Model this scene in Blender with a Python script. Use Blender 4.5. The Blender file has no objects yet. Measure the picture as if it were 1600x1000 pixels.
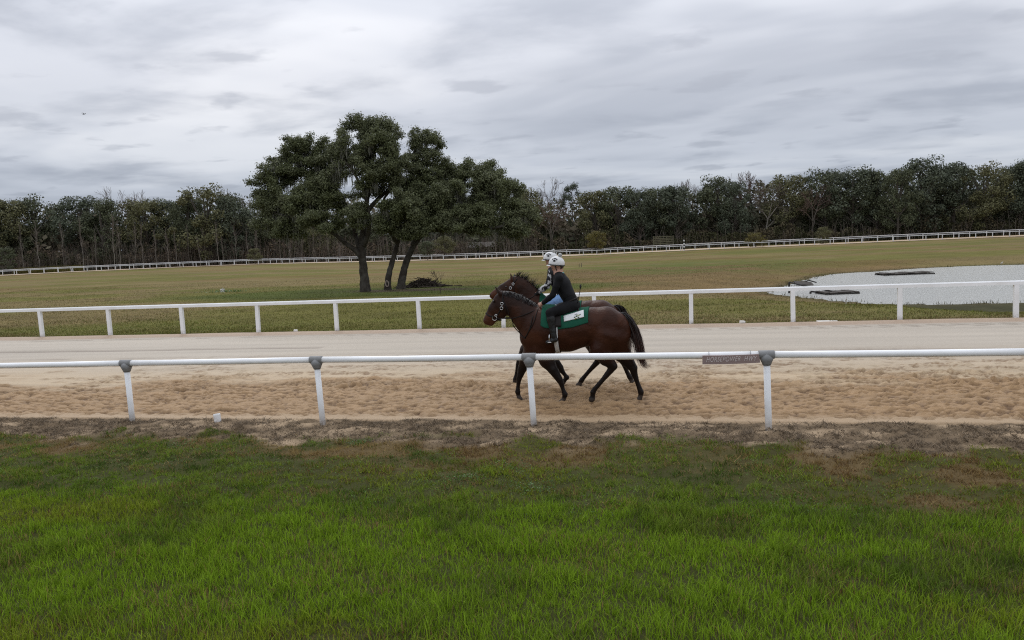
import bpy, math, random
import numpy as np
from mathutils import Matrix, Vector

SC = bpy.context.scene
COL = SC.collection
rng = np.random.default_rng(7)
random.seed(7)

# ------------------------------------------------------------------ camera
F_PX = 1202.0                       # focal length for a 1600 px wide picture
CAM_H = 2.75
PITCH, ROLL, YAW = math.radians(5.72), math.radians(2.43), 0.207


def cam_axes():
    cp, sp = math.cos(PITCH), math.sin(PITCH)
    fwd = np.array([0, cp, -sp]); up = np.array([0, sp, cp]); rt = np.array([1.0, 0, 0])
    r2 = math.cos(ROLL) * rt - math.sin(ROLL) * up
    u2 = math.sin(ROLL) * rt + math.cos(ROLL) * up
    c, s = math.cos(YAW), math.sin(YAW)
    M = np.array([[c, -s, 0], [s, c, 0], [0, 0, 1.0]])
    return M @ r2, M @ u2, M @ fwd


RT, UP, FW = cam_axes()
CAM = np.array([0, 0, CAM_H])
cd = bpy.data.cameras.new('camera')
cam = bpy.data.objects.new('camera', cd)
COL.objects.link(cam)
cd.sensor_width = 36.0
cd.lens = F_PX / 1600 * 36
cd.clip_end = 6000
cd.clip_start = 0.1
cam.matrix_world = Matrix(((RT[0], UP[0], -FW[0], 0), (RT[1], UP[1], -FW[1], 0),
                           (RT[2], UP[2], -FW[2], CAM_H), (0, 0, 0, 1)))
SC.camera = cam

# ------------------------------------------------------------------ sky, sun, exposure
SUN_EL, SUN_AZ = math.radians(48), math.radians(-30)     # azimuth from +Y towards +X
world = bpy.data.worlds.new('World')
SC.world = world
world.use_nodes = True
wt = world.node_tree
wt.nodes.clear()


class NT:
    """small helper for node trees"""
    def __init__(self, t): self.t = t
    def n(self, kind, **kw):
        nd = self.t.nodes.new(kind)
        for k, v in kw.items():
            if k == 'inp':
                for a, b in v.items(): nd.inputs[a].default_value = b
            else: setattr(nd, k, v)
        return nd
    def l(self, a, b): self.t.links.new(a, b)
    def math(self, op, a, b=None, c=None, clamp=False):
        nd = self.n('ShaderNodeMath', operation=op, use_clamp=clamp)
        for i, v in enumerate((a, b, c)):
            if v is None: continue
            if isinstance(v, (int, float)): nd.inputs[i].default_value = v
            else: self.l(v, nd.inputs[i])
        return nd.outputs[0]
    def mix(self, fac, a, b, mode='MIX'):
        nd = self.n('ShaderNodeMix', data_type='RGBA', blend_type=mode)
        for s, v in ((nd.inputs[0], fac), (nd.inputs[6], a), (nd.inputs[7], b)):
            if isinstance(v, (int, float)): s.default_value = v
            elif isinstance(v, (tuple, list)): s.default_value = (*v[:3], 1)
            else: self.l(v, s)
        return nd.outputs[2]
    def ramp(self, fac, stops, interp='LINEAR'):
        nd = self.n('ShaderNodeValToRGB')
        cr = nd.color_ramp; cr.interpolation = interp
        while len(cr.elements) < len(stops): cr.elements.new(0.5)
        for e, (p, c) in zip(cr.elements, stops):
            e.position = p
            e.color = (*c, 1) if isinstance(c, (tuple, list)) else (c, c, c, 1)
        self.l(fac, nd.inputs[0])
        return nd.outputs[0]
    def noise(self, vec, scale, detail=4, rough=0.5, dist=0.0):
        nd = self.n('ShaderNodeTexNoise')
        nd.inputs['Scale'].default_value = scale; nd.inputs['Detail'].default_value = detail
        nd.inputs['Roughness'].default_value = rough; nd.inputs['Distortion'].default_value = dist
        if vec is not None: self.l(vec, nd.inputs['Vector'])
        return nd.outputs[0]
    def mapping(self, vec, loc=(0, 0, 0), rot=(0, 0, 0), scale=(1, 1, 1)):
        nd = self.n('ShaderNodeMapping')
        nd.inputs[1].default_value = loc; nd.inputs[2].default_value = rot; nd.inputs[3].default_value = scale
        self.l(vec, nd.inputs[0])
        return nd.outputs[0]


w = NT(wt)
out = w.n('ShaderNodeOutputWorld')
bg = w.n('ShaderNodeBackground'); bg.inputs[1].default_value = 0.1
sky = w.n('ShaderNodeTexSky', sky_type='NISHITA', sun_disc=False, sun_elevation=SUN_EL, sun_rotation=SUN_AZ)
tc = w.n('ShaderNodeTexCoord')
sep = w.n('ShaderNodeSeparateXYZ'); w.l(tc.outputs['Generated'], sep.inputs[0])
zc = w.math('MAXIMUM', sep.outputs[2], 0.0)
den = w.math('ADD', zc, 0.10)
cx = w.math('DIVIDE', sep.outputs[0], den); cy = w.math('DIVIDE', sep.outputs[1], den)
comb = w.n('ShaderNodeCombineXYZ'); w.l(cx, comb.inputs[0]); w.l(cy, comb.inputs[1])
plane = comb.outputs[0]
broad = w.noise(w.mapping(plane, (3.1, 1.7, 0), (0, 0, 0.4), (0.42, 0.55, 1)), 1.0, 4, 0.55, 0.4)
wisp = w.noise(w.mapping(plane, (7.3, 4.1, 2.0), (0, 0, 0.25), (1.1, 1.35, 1)), 1.0, 6, 0.5, 0.2)
bits = w.noise(w.mapping(plane, (1.3, 9.1, 5.0), (0, 0, 0.1), (2.6, 3.0, 1)), 1.0, 6, 0.5, 0.15)
base = w.ramp(broad, [(0.30, (0.50, 0.53, 0.60)), (0.48, (0.655, 0.68, 0.745)), (0.66, (0.83, 0.84, 0.88))], 'EASE')
dark = w.ramp(wisp, [(0.46, 0.0), (0.70, 1.0)], 'EASE')
base2 = w.mix(w.math('MULTIPLY', dark, 0.78), base, (0.42, 0.45, 0.52))
dark2 = w.ramp(bits, [(0.56, 0.0), (0.70, 1.0)], 'EASE')
base3 = w.mix(w.math('MULTIPLY', dark2, 0.55), base2, (0.42, 0.445, 0.51))
# the overcast dome brightens towards the zenith and dulls a little at the horizon
grad = w.math('MULTIPLY_ADD', zc, 1.45, 0.80)
hz = w.ramp(zc, [(0.0, (0.66, 0.71, 0.76)), (0.08, (0.84, 0.88, 0.92)), (0.2, (1.0, 1.0, 1.0))])
cl = w.n('ShaderNodeVectorMath', operation='SCALE'); w.l(w.mix(1.0, base3, hz, 'MULTIPLY'), cl.inputs[0]); w.l(w.math('MULTIPLY', grad, 10.2), cl.inputs[3])
skymix = w.mix(0.985, sky.outputs[0], cl.outputs[0])
w.l(skymix, bg.inputs[0]); w.l(bg.outputs[0], out.inputs[0])

sl = bpy.data.lights.new('sun', 'SUN')
sl.energy = 1.0; sl.angle = math.radians(25); sl.color = (1.0, 0.97, 0.92)
so = bpy.data.objects.new('sun', sl); COL.objects.link(so)
sd = Vector((math.sin(SUN_AZ) * math.cos(SUN_EL), math.cos(SUN_AZ) * math.cos(SUN_EL), math.sin(SUN_EL)))
so.rotation_euler = sd.to_track_quat('Z', 'Y').to_euler()
so.location = (0, 0, 60)

SC.view_settings.view_transform = 'Standard'
SC.view_settings.look = 'None'
SC.view_settings.exposure = 0.0
SC.view_settings.gamma = 1.0
SC.view_settings.use_curve_mapping = False
SC.render.engine = 'CYCLES'
SC.cycles.use_denoising = False
SC.cycles.filter_width = 1.15
SC.cycles.use_adaptive_sampling = False


# ------------------------------------------------------------------ helpers: survey, noise, meshes, materials
def ray(px, py): return FW + (px - 800) / F_PX * RT - (py - 500) / F_PX * UP
def gnd(px, py, z=0.0):
    d = ray(px, py); return CAM + d * ((z - CAM_H) / d[2])
def aty(px, py, y):
    d = ray(px, py); return CAM + d * (y / d[1])
def atd(px, py, dep): return CAM + ray(px, py) * dep
def pix(P):
    v = np.asarray(P, float) - CAM
    z = v @ FW
    return 800 + F_PX * (v @ RT) / z, 500 - F_PX * (v @ UP) / z, z


_perm = rng.integers(0, 2**31, 4096)
def _hash(ix, iy, seed):
    h = (ix * 374761393 + iy * 668265263 + seed * 1442695041) & 0x7fffffff
    h = ((h ^ (h >> 13)) * 1274126177) & 0x7fffffff
    return ((h ^ (h >> 16)) & 0xffff) / 65535.0
def vnoise(x, y, seed=0):
    x = np.asarray(x, float); y = np.asarray(y, float)
    ix = np.floor(x).astype(np.int64); iy = np.floor(y).astype(np.int64)
    fx = x - ix; fy = y - iy
    fx = fx * fx * fx * (fx * (fx * 6 - 15) + 10); fy = fy * fy * fy * (fy * (fy * 6 - 15) + 10)
    a = _hash(ix, iy, seed); b = _hash(ix + 1, iy, seed); c = _hash(ix, iy + 1, seed); d = _hash(ix + 1, iy + 1, seed)
    return (a * (1 - fx) + b * fx) * (1 - fy) + (c * (1 - fx) + d * fx) * fy
def fbm(x, y, octv=4, seed=0, gain=0.5):
    s = 0; a = 1; t = 0
    for o in range(octv):
        s = s + a * vnoise(np.asarray(x) * 2**o + o * 17.3, np.asarray(y) * 2**o + o * 9.1, seed + o); t += a; a *= gain
    return s / t
def sstep(a, b, x):
    t = np.clip((np.asarray(x, float) - a) / (b - a), 0, 1); return t * t * (3 - 2 * t)
def lerp(a, b, t): return np.asarray(a) * (1 - np.asarray(t)) + np.asarray(b) * np.asarray(t)


def mk(name, V, F, mat=None, parent=None, col=None, smooth=False):
    """one mesh object from numpy arrays (F: array (n,3)/(n,4) or a list of such arrays) or python lists"""
    me = bpy.data.meshes.new(name)
    V = np.asarray(V, np.float32)
    Fs = F if isinstance(F, list) and len(F) and isinstance(F[0], np.ndarray) else None
    if Fs is None and isinstance(F, np.ndarray): Fs = [F]
    if Fs is not None:
        Fs = [f for f in Fs if len(f)]
        loops = np.concatenate([f.ravel() for f in Fs]).astype(np.int32)
        tot = np.concatenate([np.full(len(f), f.shape[1]) for f in Fs]).astype(np.int32)
        st = np.concatenate([[0], np.cumsum(tot)[:-1]]).astype(np.int32)
        me.vertices.add(len(V)); me.vertices.foreach_set('co', V.ravel())
        me.loops.add(len(loops)); me.loops.foreach_set('vertex_index', loops)
        me.polygons.add(len(tot)); me.polygons.foreach_set('loop_start', st); me.polygons.foreach_set('loop_total', tot)
        me.update(calc_edges=True)
    else:
        me.from_pydata([tuple(map(float, v)) for v in V], [], [tuple(map(int, f)) for f in F])
        me.update()
    if col is not None:
        at = me.color_attributes.new('Col', 'FLOAT_COLOR', 'POINT')
        c4 = np.ones((len(V), 4), np.float32); c4[:, :3] = col
        at.data.foreach_set('color', c4.ravel())
    if smooth: me.polygons.foreach_set('use_smooth', np.ones(len(me.polygons), bool))
    if mat: me.materials.append(mat)
    o = bpy.data.objects.new(name, me); COL.objects.link(o)
    if parent: o.parent = parent
    return o


def like(name, src, parent=None, loc=None, rot=None, scale=None):
    o = bpy.data.objects.new(name, src.data); COL.objects.link(o)
    if parent: o.parent = parent
    if loc is not None: o.location = loc
    if rot is not None: o.rotation_euler = rot
    if scale is not None: o.scale = scale
    return o


def tag(o, label=None, cat=None, group=None, kind=None):
    if label: o['label'] = label
    if cat: o['category'] = cat
    if group: o['group'] = group
    if kind: o['kind'] = kind
    return o
def empty(name, loc=(0, 0, 0), rz=0.0):
    o = bpy.data.objects.new(name, None); COL.objects.link(o)
    o.location = [float(c) for c in loc]; o.rotation_euler = (0, 0, rz); o.empty_display_size = 0.2
    return o


class MB:
    """collects shapes, builds one mesh"""
    def __init__(s): s.V = []; s.F = []; s.C = []; s.n = 0
    def add(s, V, F, c=None):
        V = np.asarray(V, float); s.V.append(V)
        for f in F: s.F.append([i + s.n for i in f])
        s.C.append(np.tile(np.asarray(c if c is not None else (1, 1, 1), float), (len(V), 1))); s.n += len(V)
        return s
    def box(s, lo, hi, c=None, M=None):
        x0, y0, z0 = lo; x1, y1, z1 = hi
        V = np.array([(x0, y0, z0), (x1, y0, z0), (x1, y1, z0), (x0, y1, z0), (x0, y0, z1), (x1, y0, z1), (x1, y1, z1), (x0, y1, z1)], float)
        if M is not None: V = V @ np.asarray(M)[:3, :3].T + np.asarray(M)[:3, 3]
        return s.add(V, [(0, 3, 2, 1), (4, 5, 6, 7), (0, 1, 5, 4), (1, 2, 6, 5), (2, 3, 7, 6), (3, 0, 4, 7)], c)
    def tube(s, pts, rad, n=8, c=None, caps=True, ys=1.0):
        pts = np.asarray(pts, float); m = len(pts)
        rad = np.full(m, rad) if np.isscalar(rad) else np.asarray(rad, float)
        T = np.gradient(pts, axis=0); T /= np.linalg.norm(T, axis=1)[:, None] + 1e-9
        ref = np.array([0, 0, 1.0]) if abs(T[0][2]) < 0.9 else np.array([0, 1.0, 0])
        U = np.cross(T[0], ref); U /= np.linalg.norm(U)
        V = []
        for i in range(m):
            U = U - T[i] * (U @ T[i]); U /= np.linalg.norm(U) + 1e-9
            W = np.cross(T[i], U)
            a = np.arange(n) * 2 * np.pi / n
            V.append(pts[i] + rad[i] * (np.cos(a)[:, None] * U + ys * np.sin(a)[:, None] * W))
        V = np.concatenate(V)
        F = [(i * n + j, i * n + (j + 1) % n, (i + 1) * n + (j + 1) % n, (i + 1) * n + j) for i in range(m - 1) for j in range(n)]
        if caps: F += [tuple(range(n))[::-1], tuple((m - 1) * n + j for j in range(n))]
        return s.add(V, F, c)
    def ball(s, c0, r, nu=10, nv=7, c=None, M=None):
        r = np.array([r, r, r]) if np.isscalar(r) else np.asarray(r)
        V = [(0, 0, -1)]; F = []
        for i in range(1, nv):
            t = -np.pi / 2 + np.pi * i / nv
            for j in range(nu): V.append((np.cos(t) * np.cos(2 * np.pi * j / nu), np.cos(t) * np.sin(2 * np.pi * j / nu), np.sin(t)))
        V.append((0, 0, 1)); V = np.array(V) * r
        if M is not None: V = V @ np.asarray(M).T
        V = V + np.asarray(c0); L = len(V) - 1
        for j in range(nu):
            F.append((0, 1 + (j + 1) % nu, 1 + j)); F.append((L, L - nu + j, L - nu + (j + 1) % nu))
            for i in range(nv - 2):
                a = 1 + i * nu; F.append((a + j, a + (j + 1) % nu, a + nu + (j + 1) % nu, a + nu + j))
        return s.add(V, F, c)
    def build(s, name, mat=None, parent=None, smooth=False, origin=None):
        V = np.concatenate(s.V); o = np.zeros(3)
        if origin is not None: o = np.asarray(origin, float); V = V - o
        ob = mk(name, V, s.F, mat, parent, col=np.concatenate(s.C), smooth=smooth)
        if origin is not None: ob.location = [float(c) for c in o]
        return ob


def edge_tubes(A, B, ra, rb, n=5):
    """many separate frustums at once, numpy"""
    A = np.asarray(A, float); B = np.asarray(B, float)
    T = B - A; T /= np.linalg.norm(T, axis=1)[:, None] + 1e-9
    ref = np.where(np.abs(T[:, 2:3]) < 0.9, np.array([[0, 0, 1.0]]), np.array([[0, 1.0, 0]]))
    U = np.cross(T, ref); U /= np.linalg.norm(U, axis=1)[:, None] + 1e-9
    W = np.cross(T, U); a = np.arange(n) * 2 * np.pi / n
    ring = np.cos(a)[None, :, None] * U[:, None] + np.sin(a)[None, :, None] * W[:, None]
    V = np.concatenate([A[:, None] + ring * np.asarray(ra)[:, None, None], B[:, None] + ring * np.asarray(rb)[:, None, None]], 1)
    k = np.arange(len(A))[:, None] * 2 * n; j = np.arange(n)[None]; j2 = (j + 1) % n
    F = np.stack([k + j, k + j2, k + n + j2, k + n + j], -1).reshape(-1, 4)
    return V.reshape(-1, 3), F


def leaf_quads(P, N, size, jit=0.9, seed=1, aspect=0.7, tri=False):
    """a small leaf-clump face at each point, facing roughly along N"""
    r = np.random.default_rng(seed); m = len(P)
    N = N + r.normal(0, jit, (m, 3)); N /= np.linalg.norm(N, axis=1)[:, None] + 1e-9
    A = np.cross(N, r.normal(0, 1, (m, 3))); A /= np.linalg.norm(A, axis=1)[:, None] + 1e-9
    B = np.cross(N, A); s = np.asarray(size) * r.uniform(0.55, 1.3, m)
    A = A * s[:, None]; B = B * (s * aspect)[:, None]
    if tri: return np.stack([P - A, P + A * 0.9 - B, P + B * r.uniform(0.9, 1.7, (m, 1))], 1).reshape(-1, 3), np.arange(3 * m).reshape(m, 3)
    V = np.stack([P - A, P - B * r.uniform(.6, 1.2, (m, 1)), P + A, P + B * r.uniform(.6, 1.2, (m, 1))], 1).reshape(-1, 3)
    return V, np.arange(4 * m).reshape(m, 4)


def pmat(name, base=(0.5, 0.5, 0.5), rough=0.6, attr=False, var=0.0, vscale=4.0, vdetail=4, bump=0.0, bscale=30.0, spec=0.3,
         island=0.0, zdirt=None, vstretch=(1, 1, 1), tint=None, tscale=0.5, metal=0.0, rvar=0.0, trans=0.0, tfac=0.6):
    m = bpy.data.materials.new(name); m.use_nodes = True
    t = NT(m.node_tree); b = m.node_tree.nodes['Principled BSDF']
    geo = t.n('ShaderNodeNewGeometry'); pos = geo.outputs['Position']
    if attr:
        an = t.n('ShaderNodeAttribute', attribute_name='Col'); c = an.outputs[0]
    else:
        rg = t.n('ShaderNodeRGB'); rg.outputs[0].default_value = (*base, 1); c = rg.outputs[0]
    if tint:
        c = t.mix(t.math('MULTIPLY', t.ramp(t.noise(pos, tscale, 4, 0.6), [(0.42, 0.0), (0.62, 1.0)]), tfac), c, tint)
    if zdirt:
        sz = t.n('ShaderNodeSeparateXYZ'); t.l(pos, sz.inputs[0])
        spl = t.math('MULTIPLY', t.math('SUBTRACT', 1.0, t.math('DIVIDE', sz.outputs[2], zdirt), clamp=True), t.ramp(t.noise(pos, 16, 5, 0.7), [(0.38, 0.0), (0.62, 1.0)]))
        c = t.mix(spl, c, (0.20, 0.145, 0.09))
    if var:
        v = t.noise(t.mapping(pos, scale=vstretch), vscale, vdetail, 0.6)
        k = t.math('MULTIPLY_ADD', v, 4 * var, 1 - 2 * var)
        sc = t.n('ShaderNodeVectorMath', operation='SCALE'); t.l(c, sc.inputs[0]); t.l(t.math('MAXIMUM', k, 0.05), sc.inputs[3]); c = sc.outputs[0]
    if island:
        k = t.math('MULTIPLY_ADD', geo.outputs['Random Per Island'], 2 * island, 1 - island)
        sc = t.n('ShaderNodeVectorMath', operation='SCALE'); t.l(c, sc.inputs[0]); t.l(k, sc.inputs[3]); c = sc.outputs[0]
    t.l(c, b.inputs['Base Color'])
    b.inputs['Roughness'].default_value = rough; b.inputs['Specular IOR Level'].default_value = spec; b.inputs['Metallic'].default_value = metal
    if rvar:
        rn = t.noise(pos, vscale * 1.7, 4, 0.6)
        t.l(t.math('MULTIPLY_ADD', rn, 2 * rvar, rough - rvar, clamp=True), b.inputs['Roughness'])
    if bump:
        bn = t.n('ShaderNodeBump'); bn.inputs['Strength'].default_value = 1.0; bn.inputs['Distance'].default_value = bump
        t.l(t.noise(t.mapping(pos, scale=vstretch), bscale, 5, 0.6), bn.inputs['Height']); t.l(bn.outputs[0], b.inputs['Normal'])
    if trans:
        tr = t.n('ShaderNodeBsdfTranslucent'); t.l(c, tr.inputs[0])
        ms = t.n('ShaderNodeMixShader'); ms.inputs[0].default_value = trans
        t.l(b.outputs[0], ms.inputs[1]); t.l(tr.outputs[0], ms.inputs[2])
        t.l(ms.outputs[0], m.node_tree.nodes['Material Output'].inputs[0])
    return m


def spline(P, n=6):
    P = np.asarray(P, float); out = []
    for i in range(len(P) - 1):
        p0 = P[max(i - 1, 0)]; p1 = P[i]; p2 = P[i + 1]; p3 = P[min(i + 2, len(P) - 1)]
        for u in np.arange(n) / n: out.append(0.5 * ((2 * p1) + (-p0 + p2) * u + (2 * p0 - 5 * p1 + 4 * p2 - p3) * u * u + (-p0 + 3 * p1 - 3 * p2 + p3) * u**3))
    out.append(P[-1]); return np.array(out)


# ------------------------------------------------------------------ terrain
# far rail: survey (picture column, depth in m, base row) -> ground height there
FAR = [(-900, 150, 478), (-400, 165, 452), (100, 183, 426), (250, 190, 419.3), (400, 193, 413.2), (580, 188, 409.5), (750, 179, 405.3), (930, 172, 398.6), (1100, 166, 390.3), (1320, 160, 381), (1550, 154, 371.2), (1750, 149, 364), (2300, 140, 345), (2900, 132, 325)]
FARP = np.array([atd(a, c, b) for a, b, c in FAR])
_faz = np.arctan2(FARP[:, 0], FARP[:, 1])
POND_Z = -0.5
_pp = [(1196, 457.5), (1240, 462), (1304, 470), (1360, 473.5), (1409, 475.5), (1500, 475), (1600, 472.5), None, (1600, 413), (1459, 418), (1372, 424), (1304, 428), (1273, 434), (1250, 442)]
POND = []
for q in _pp:
    if q is None: POND += [np.array([24.0, 34.0]), np.array([40.0, 34.0]), np.array([52.0, 45.0]), np.array([46.0, 60.0])]
    else: POND.append(gnd(q[0], q[1], POND_Z)[:2])
POND = np.array(POND)
# rounded shoreline
def chaikin(P, k=2):
    for _ in range(k):
        Q = np.roll(P, -1, 0); P = np.stack([0.75 * P + 0.25 * Q, 0.25 * P + 0.75 * Q], 1).reshape(-1, 2)
    return P
SHORE = chaikin(POND, 2)


def shore_dist(x, y):
    """signed distance to the shoreline, negative in the water"""
    x = np.asarray(x, float); y = np.asarray(y, float)
    d = np.full(x.shape, 1e9); ins = np.zeros(x.shape, bool)
    A = SHORE; B = np.roll(SHORE, -1, 0)
    for a, b in zip(A, B):
        e = b - a; t = np.clip(((x - a[0]) * e[0] + (y - a[1]) * e[1]) / (e @ e), 0, 1)
        d = np.minimum(d, np.hypot(x - a[0] - t * e[0], y - a[1] - t * e[1]))
        c = ((a[1] > y) != (b[1] > y)) & (x < (b[0] - a[0]) * (y - a[1]) / (b[1] - a[1] + 1e-12) + a[0])
        ins ^= c
    return np.where(ins, -d, d)


def terrain(x, y):
    x = np.asarray(x, float); y = np.asarray(y, float)
    az = np.arctan2(x, np.maximum(y, 1.0)); r = np.hypot(x, y)
    z = np.interp(az, _faz, FARP[:, 2]) * sstep(65, 140, r) * (y > 20)
    z = z + (fbm(x * 0.12, y * 0.12, 3, 5) - 0.5) * 0.22 * sstep(27, 40, y) * (1 - 0.7 * sstep(100, 140, r))
    m = (np.abs(x - 22) < 60) & (y > 22) & (y < 85)
    if m.any():
        sd = shore_dist(x[m], y[m]) + (fbm(x[m] * 0.9, y[m] * 0.9, 3, 9) - 0.5) * 0.9
        zz = z[m]; bank = sstep(0, 7.0, sd)
        yy = y[m]; bank = np.maximum(bank, sstep(25.6, 24.4, yy))
        marsh = sstep(8.0, 10.2, x[m] + (fbm(x[m] * 0.7, yy * 0.7, 3, 19) - 0.5) * 2) * (yy < 40)
        bank = np.where(yy < 40, lerp(bank, sstep(31.2, 24.5, yy + (fbm(x[m] * 0.6, yy, 3, 18) - 0.5) * 0.8), marsh), bank)
        zz = lerp(POND_Z + 0.02 * marsh + np.minimum(sd, 0) * 0.2, zz, np.where(sd > 0, bank, 0))
        z = z.copy(); z[m] = zz
    # under the track, the verge
    z = np.where((y > 11.6) & (y < 24.0), z - 0.10, z)
    vg = sstep(11.75, 11.1, y)
    z = z + vg * ((fbm(x * 1.3, y * 1.3, 4, 21) - 0.5) * 0.07 + 0.012 + (fbm(x * 6.5, y * 6.5, 2, 23) - 0.5) * 0.055) + vg * sstep(9.3, 10.4, y) * (fbm(x * 5, y * 6, 4, 22, 0.6) - 0.42) * 0.13
    return z


def axis(segs):
    out = []
    for a, b, st in segs: out += list(np.arange(a, b - 1e-6, st))
    return np.array(out + [segs[-1][1]])


XS = axis([(-2600, -700, 150), (-700, -240, 35), (-240, -70, 6), (-70, -30, 1.2), (-30, -14, 0.6), (-14, 7, 0.16), (7, 30, 0.5), (30, 60, 1.0), (60, 240, 6), (240, 700, 35), (700, 2600, 150)])
YS = axis([(-200, -10, 20), (-10, 3.5, 0.9), (3.5, 12, 0.14), (12, 23.6, 1.5), (23.6, 32, 0.25), (32, 70, 0.5), (70, 140, 2.0), (140, 260, 4), (260, 700, 30), (700, 3500, 200)])
GX, GY = np.meshgrid(XS, YS, indexing='xy')
GZ = terrain(GX.ravel(), GY.ravel()).reshape(GX.shape)


def grid_faces(ny, nx):
    i = np.arange(ny - 1)[:, None] * nx + np.arange(nx - 1)[None]
    return np.stack([i, i + 1, i + nx + 1, i + nx], -1).reshape(-1, 4)


def marshy(x, y):
    return sstep(8.0, 10.2, x + (fbm(x * 0.7, y * 0.7, 3, 19) - 0.5) * 2) * sstep(29.6, 30.9, y + (fbm(x * 0.6, y, 3, 18) - 0.5) * 0.8) * (np.asarray(y) < 38)


# broad zones of turf colour (what grows where)
def turf_colour(x, y):
    n1 = fbm(x * 0.07, y * 0.16, 4, 31); n2 = fbm(x * 0.35, y * 0.9, 4, 32); n3 = fbm(x * 0.03 + 5, y * 0.09, 3, 33)
    olive = np.array([0.120, 0.110, 0.030]); tan = np.array([0.158, 0.122, 0.052]); green = np.array([0.070, 0.086, 0.018]); rust = np.array([0.140, 0.080, 0.036])
    k = sstep(0.42, 0.60, n1)[..., None]
    c = lerp(olive, tan, k)
    c = lerp(c, rust, (sstep(0.56, 0.72, n3) * 0.45)[..., None])
    # greener belts: inside the rail, round the oaks, on the pond banks
    g = sstep(30.5, 25.5, y) * 0.35 * (n2 > 0) * sstep(0.36, 0.6, n2)
    g = np.maximum(g, 0.95 * sstep(1.15, 0.7, np.hypot((x + 17.5) / 16, (y - 46.2) / 4.6)))
    g = np.maximum(g, 0.75 * sstep(1.2, 0.6, np.hypot((x - 2) / 12, (y - 72) / 16)) * sstep(0.35, 0.6, n2))
    g = np.maximum(g, 0.35 * sstep(120, 128, y) * sstep(-15, 15, x) * sstep(150, 135, y))
    c = lerp(c, green, np.clip(g, 0, 1)[..., None])
    # bare leaf litter below the oaks
    l = sstep(1.0, 0.55, np.hypot((x + 16.9) / 5.4, (y - 46.8) / 1.9) + (n2 - 0.5) * 0.8)
    c = lerp(c, np.array([0.072, 0.055, 0.035]), (l * 0.9)[..., None])
    c = c * (0.72 + 0.56 * n2)[..., None]
    c = lerp(c, np.array([0.050, 0.048, 0.023]) * (0.7 + 0.6 * fbm(x * 1.5, y * 0.6, 3, 17))[..., None], marshy(x, y)[..., None])
    return c


def verge_mix(x, y):
    """amounts of lush green (g), dry brown (b) and bare thatch (t) on the near verge"""
    n = fbm(x * 0.55, y * 0.8, 4, 41); m = fbm(x * 1.6, y * 2.0, 4, 42); q = fbm(x * 0.25 + 3, y * 0.4, 3, 43)
    edge = 10.22 - 0.25 * sstep(-4, 4, x) * 0.6 + (m - 0.5) * 1.7 + (n - 0.5) * 0.6
    t = sstep(-0.28, 0.28, y - edge)
    browny = 9.0 - 1.6 * sstep(-1.5, 3.0, x) + (n - 0.5) * 2.2
    b = sstep(-0.6, 0.7, y - browny) * (1 - 0.85 * sstep(0.40, 0.60, m))
    b = np.maximum(b, 0.6 * sstep(0.6, 0.75, q) * sstep(7.0, 5.0, y))
    return np.clip(1 - b, 0, 1) * (1 - t), b * (1 - t), t


CG = turf_colour(GX, GY)
gV, bV, tV = verge_mix(GX, GY)
near = (GY < 11.9)
vc = gV[..., None] * np.array([0.046, 0.048, 0.016]) + bV[..., None] * np.array([0.105, 0.074, 0.034]) + tV[..., None] * lerp(np.array([0.150, 0.110, 0.070]), np.array([0.34, 0.255, 0.168]), sstep(0.50, 0.66, fbm(GX * 1.6, GY * 5.0, 5, 51, 0.6))[..., None])
CG = np.where(near[..., None], vc, CG)
# muddy rim of the pond
sdg = shore_dist(GX.ravel(), GY.ravel()).reshape(GX.shape)
CG = lerp(CG, np.array([0.07, 0.06, 0.03]), (sstep(1.6, 0.2, sdg) * 0.75)[..., None])
# sandy foot of the inner rail
CG = lerp(CG, np.array([0.30, 0.21, 0.13]), (sstep(24.35, 24.0, GY + (fbm(GX * 2, GY * 2, 2, 61) - 0.5) * 0.4) * (GY > 20))[..., None])

m_ground = pmat('turf_and_soil', attr=True, rough=0.92, var=0.16, vscale=2.2, vdetail=8, bump=0.05, bscale=9, spec=0.06, vstretch=(1, 1, 1))
ground = mk('ground', np.stack([GX, GY, GZ], -1).reshape(-1, 3), grid_faces(*GX.shape), m_ground, col=CG.reshape(-1, 3), smooth=True)
tag(ground, kind='structure')

# ------------------------------------------------------------------ sand track in front
TX = axis([(-160, -60, 2.0), (-60, -26, 0.4), (-26, -14, 0.14), (-14, 7, 0.043), (7, 14, 0.1), (14, 30, 0.4), (30, 130, 2.0)])
TY = axis([(11.25, 15.6, 0.036), (15.6, 18.6, 0.05), (18.6, 22.6, 0.16), (22.6, 24.25, 0.06)])
X, Y = np.meshgrid(TX, TY, indexing='xy')
wob = (fbm(X * 0.5, Y * 0.0 + 1, 3, 71) - 0.5) * 0.7
patch = fbm(X * 0.55, Y * 1.6, 5, 72)
harrow = sstep(15.9, 14.1, Y + wob * 1.6 + (patch - 0.5) * 3.2) * sstep(11.45, 11.72, Y + wob * 0.3)
c1 = fbm(X * 7.5 + fbm(X * 3, Y * 3, 2, 70) * 2, Y * 14.0, 4, 73, 0.6); c2 = fbm(X * 19, Y * 24, 2, 74)
clod = np.clip(c1 - 0.38, 0, 1) * 0.12 + (c2 - 0.5) * 0.035 - 0.035 * sstep(0.45, 0.36, c1)
# hoof-churned patches farther out
churn = sstep(0.50, 0.62, fbm(X * 0.8 + 4, Y * 2.2, 5, 75, 0.6)) * sstep(19.5, 15.5, Y) * sstep(13, 14.5, Y)
churn = np.maximum(churn, 0)
Z = harrow * clod + churn * (c1 - 0.42) * 0.13 + (fbm(X * 0.4, Y * 1.2, 4, 76) - 0.5) * 0.03
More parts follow.
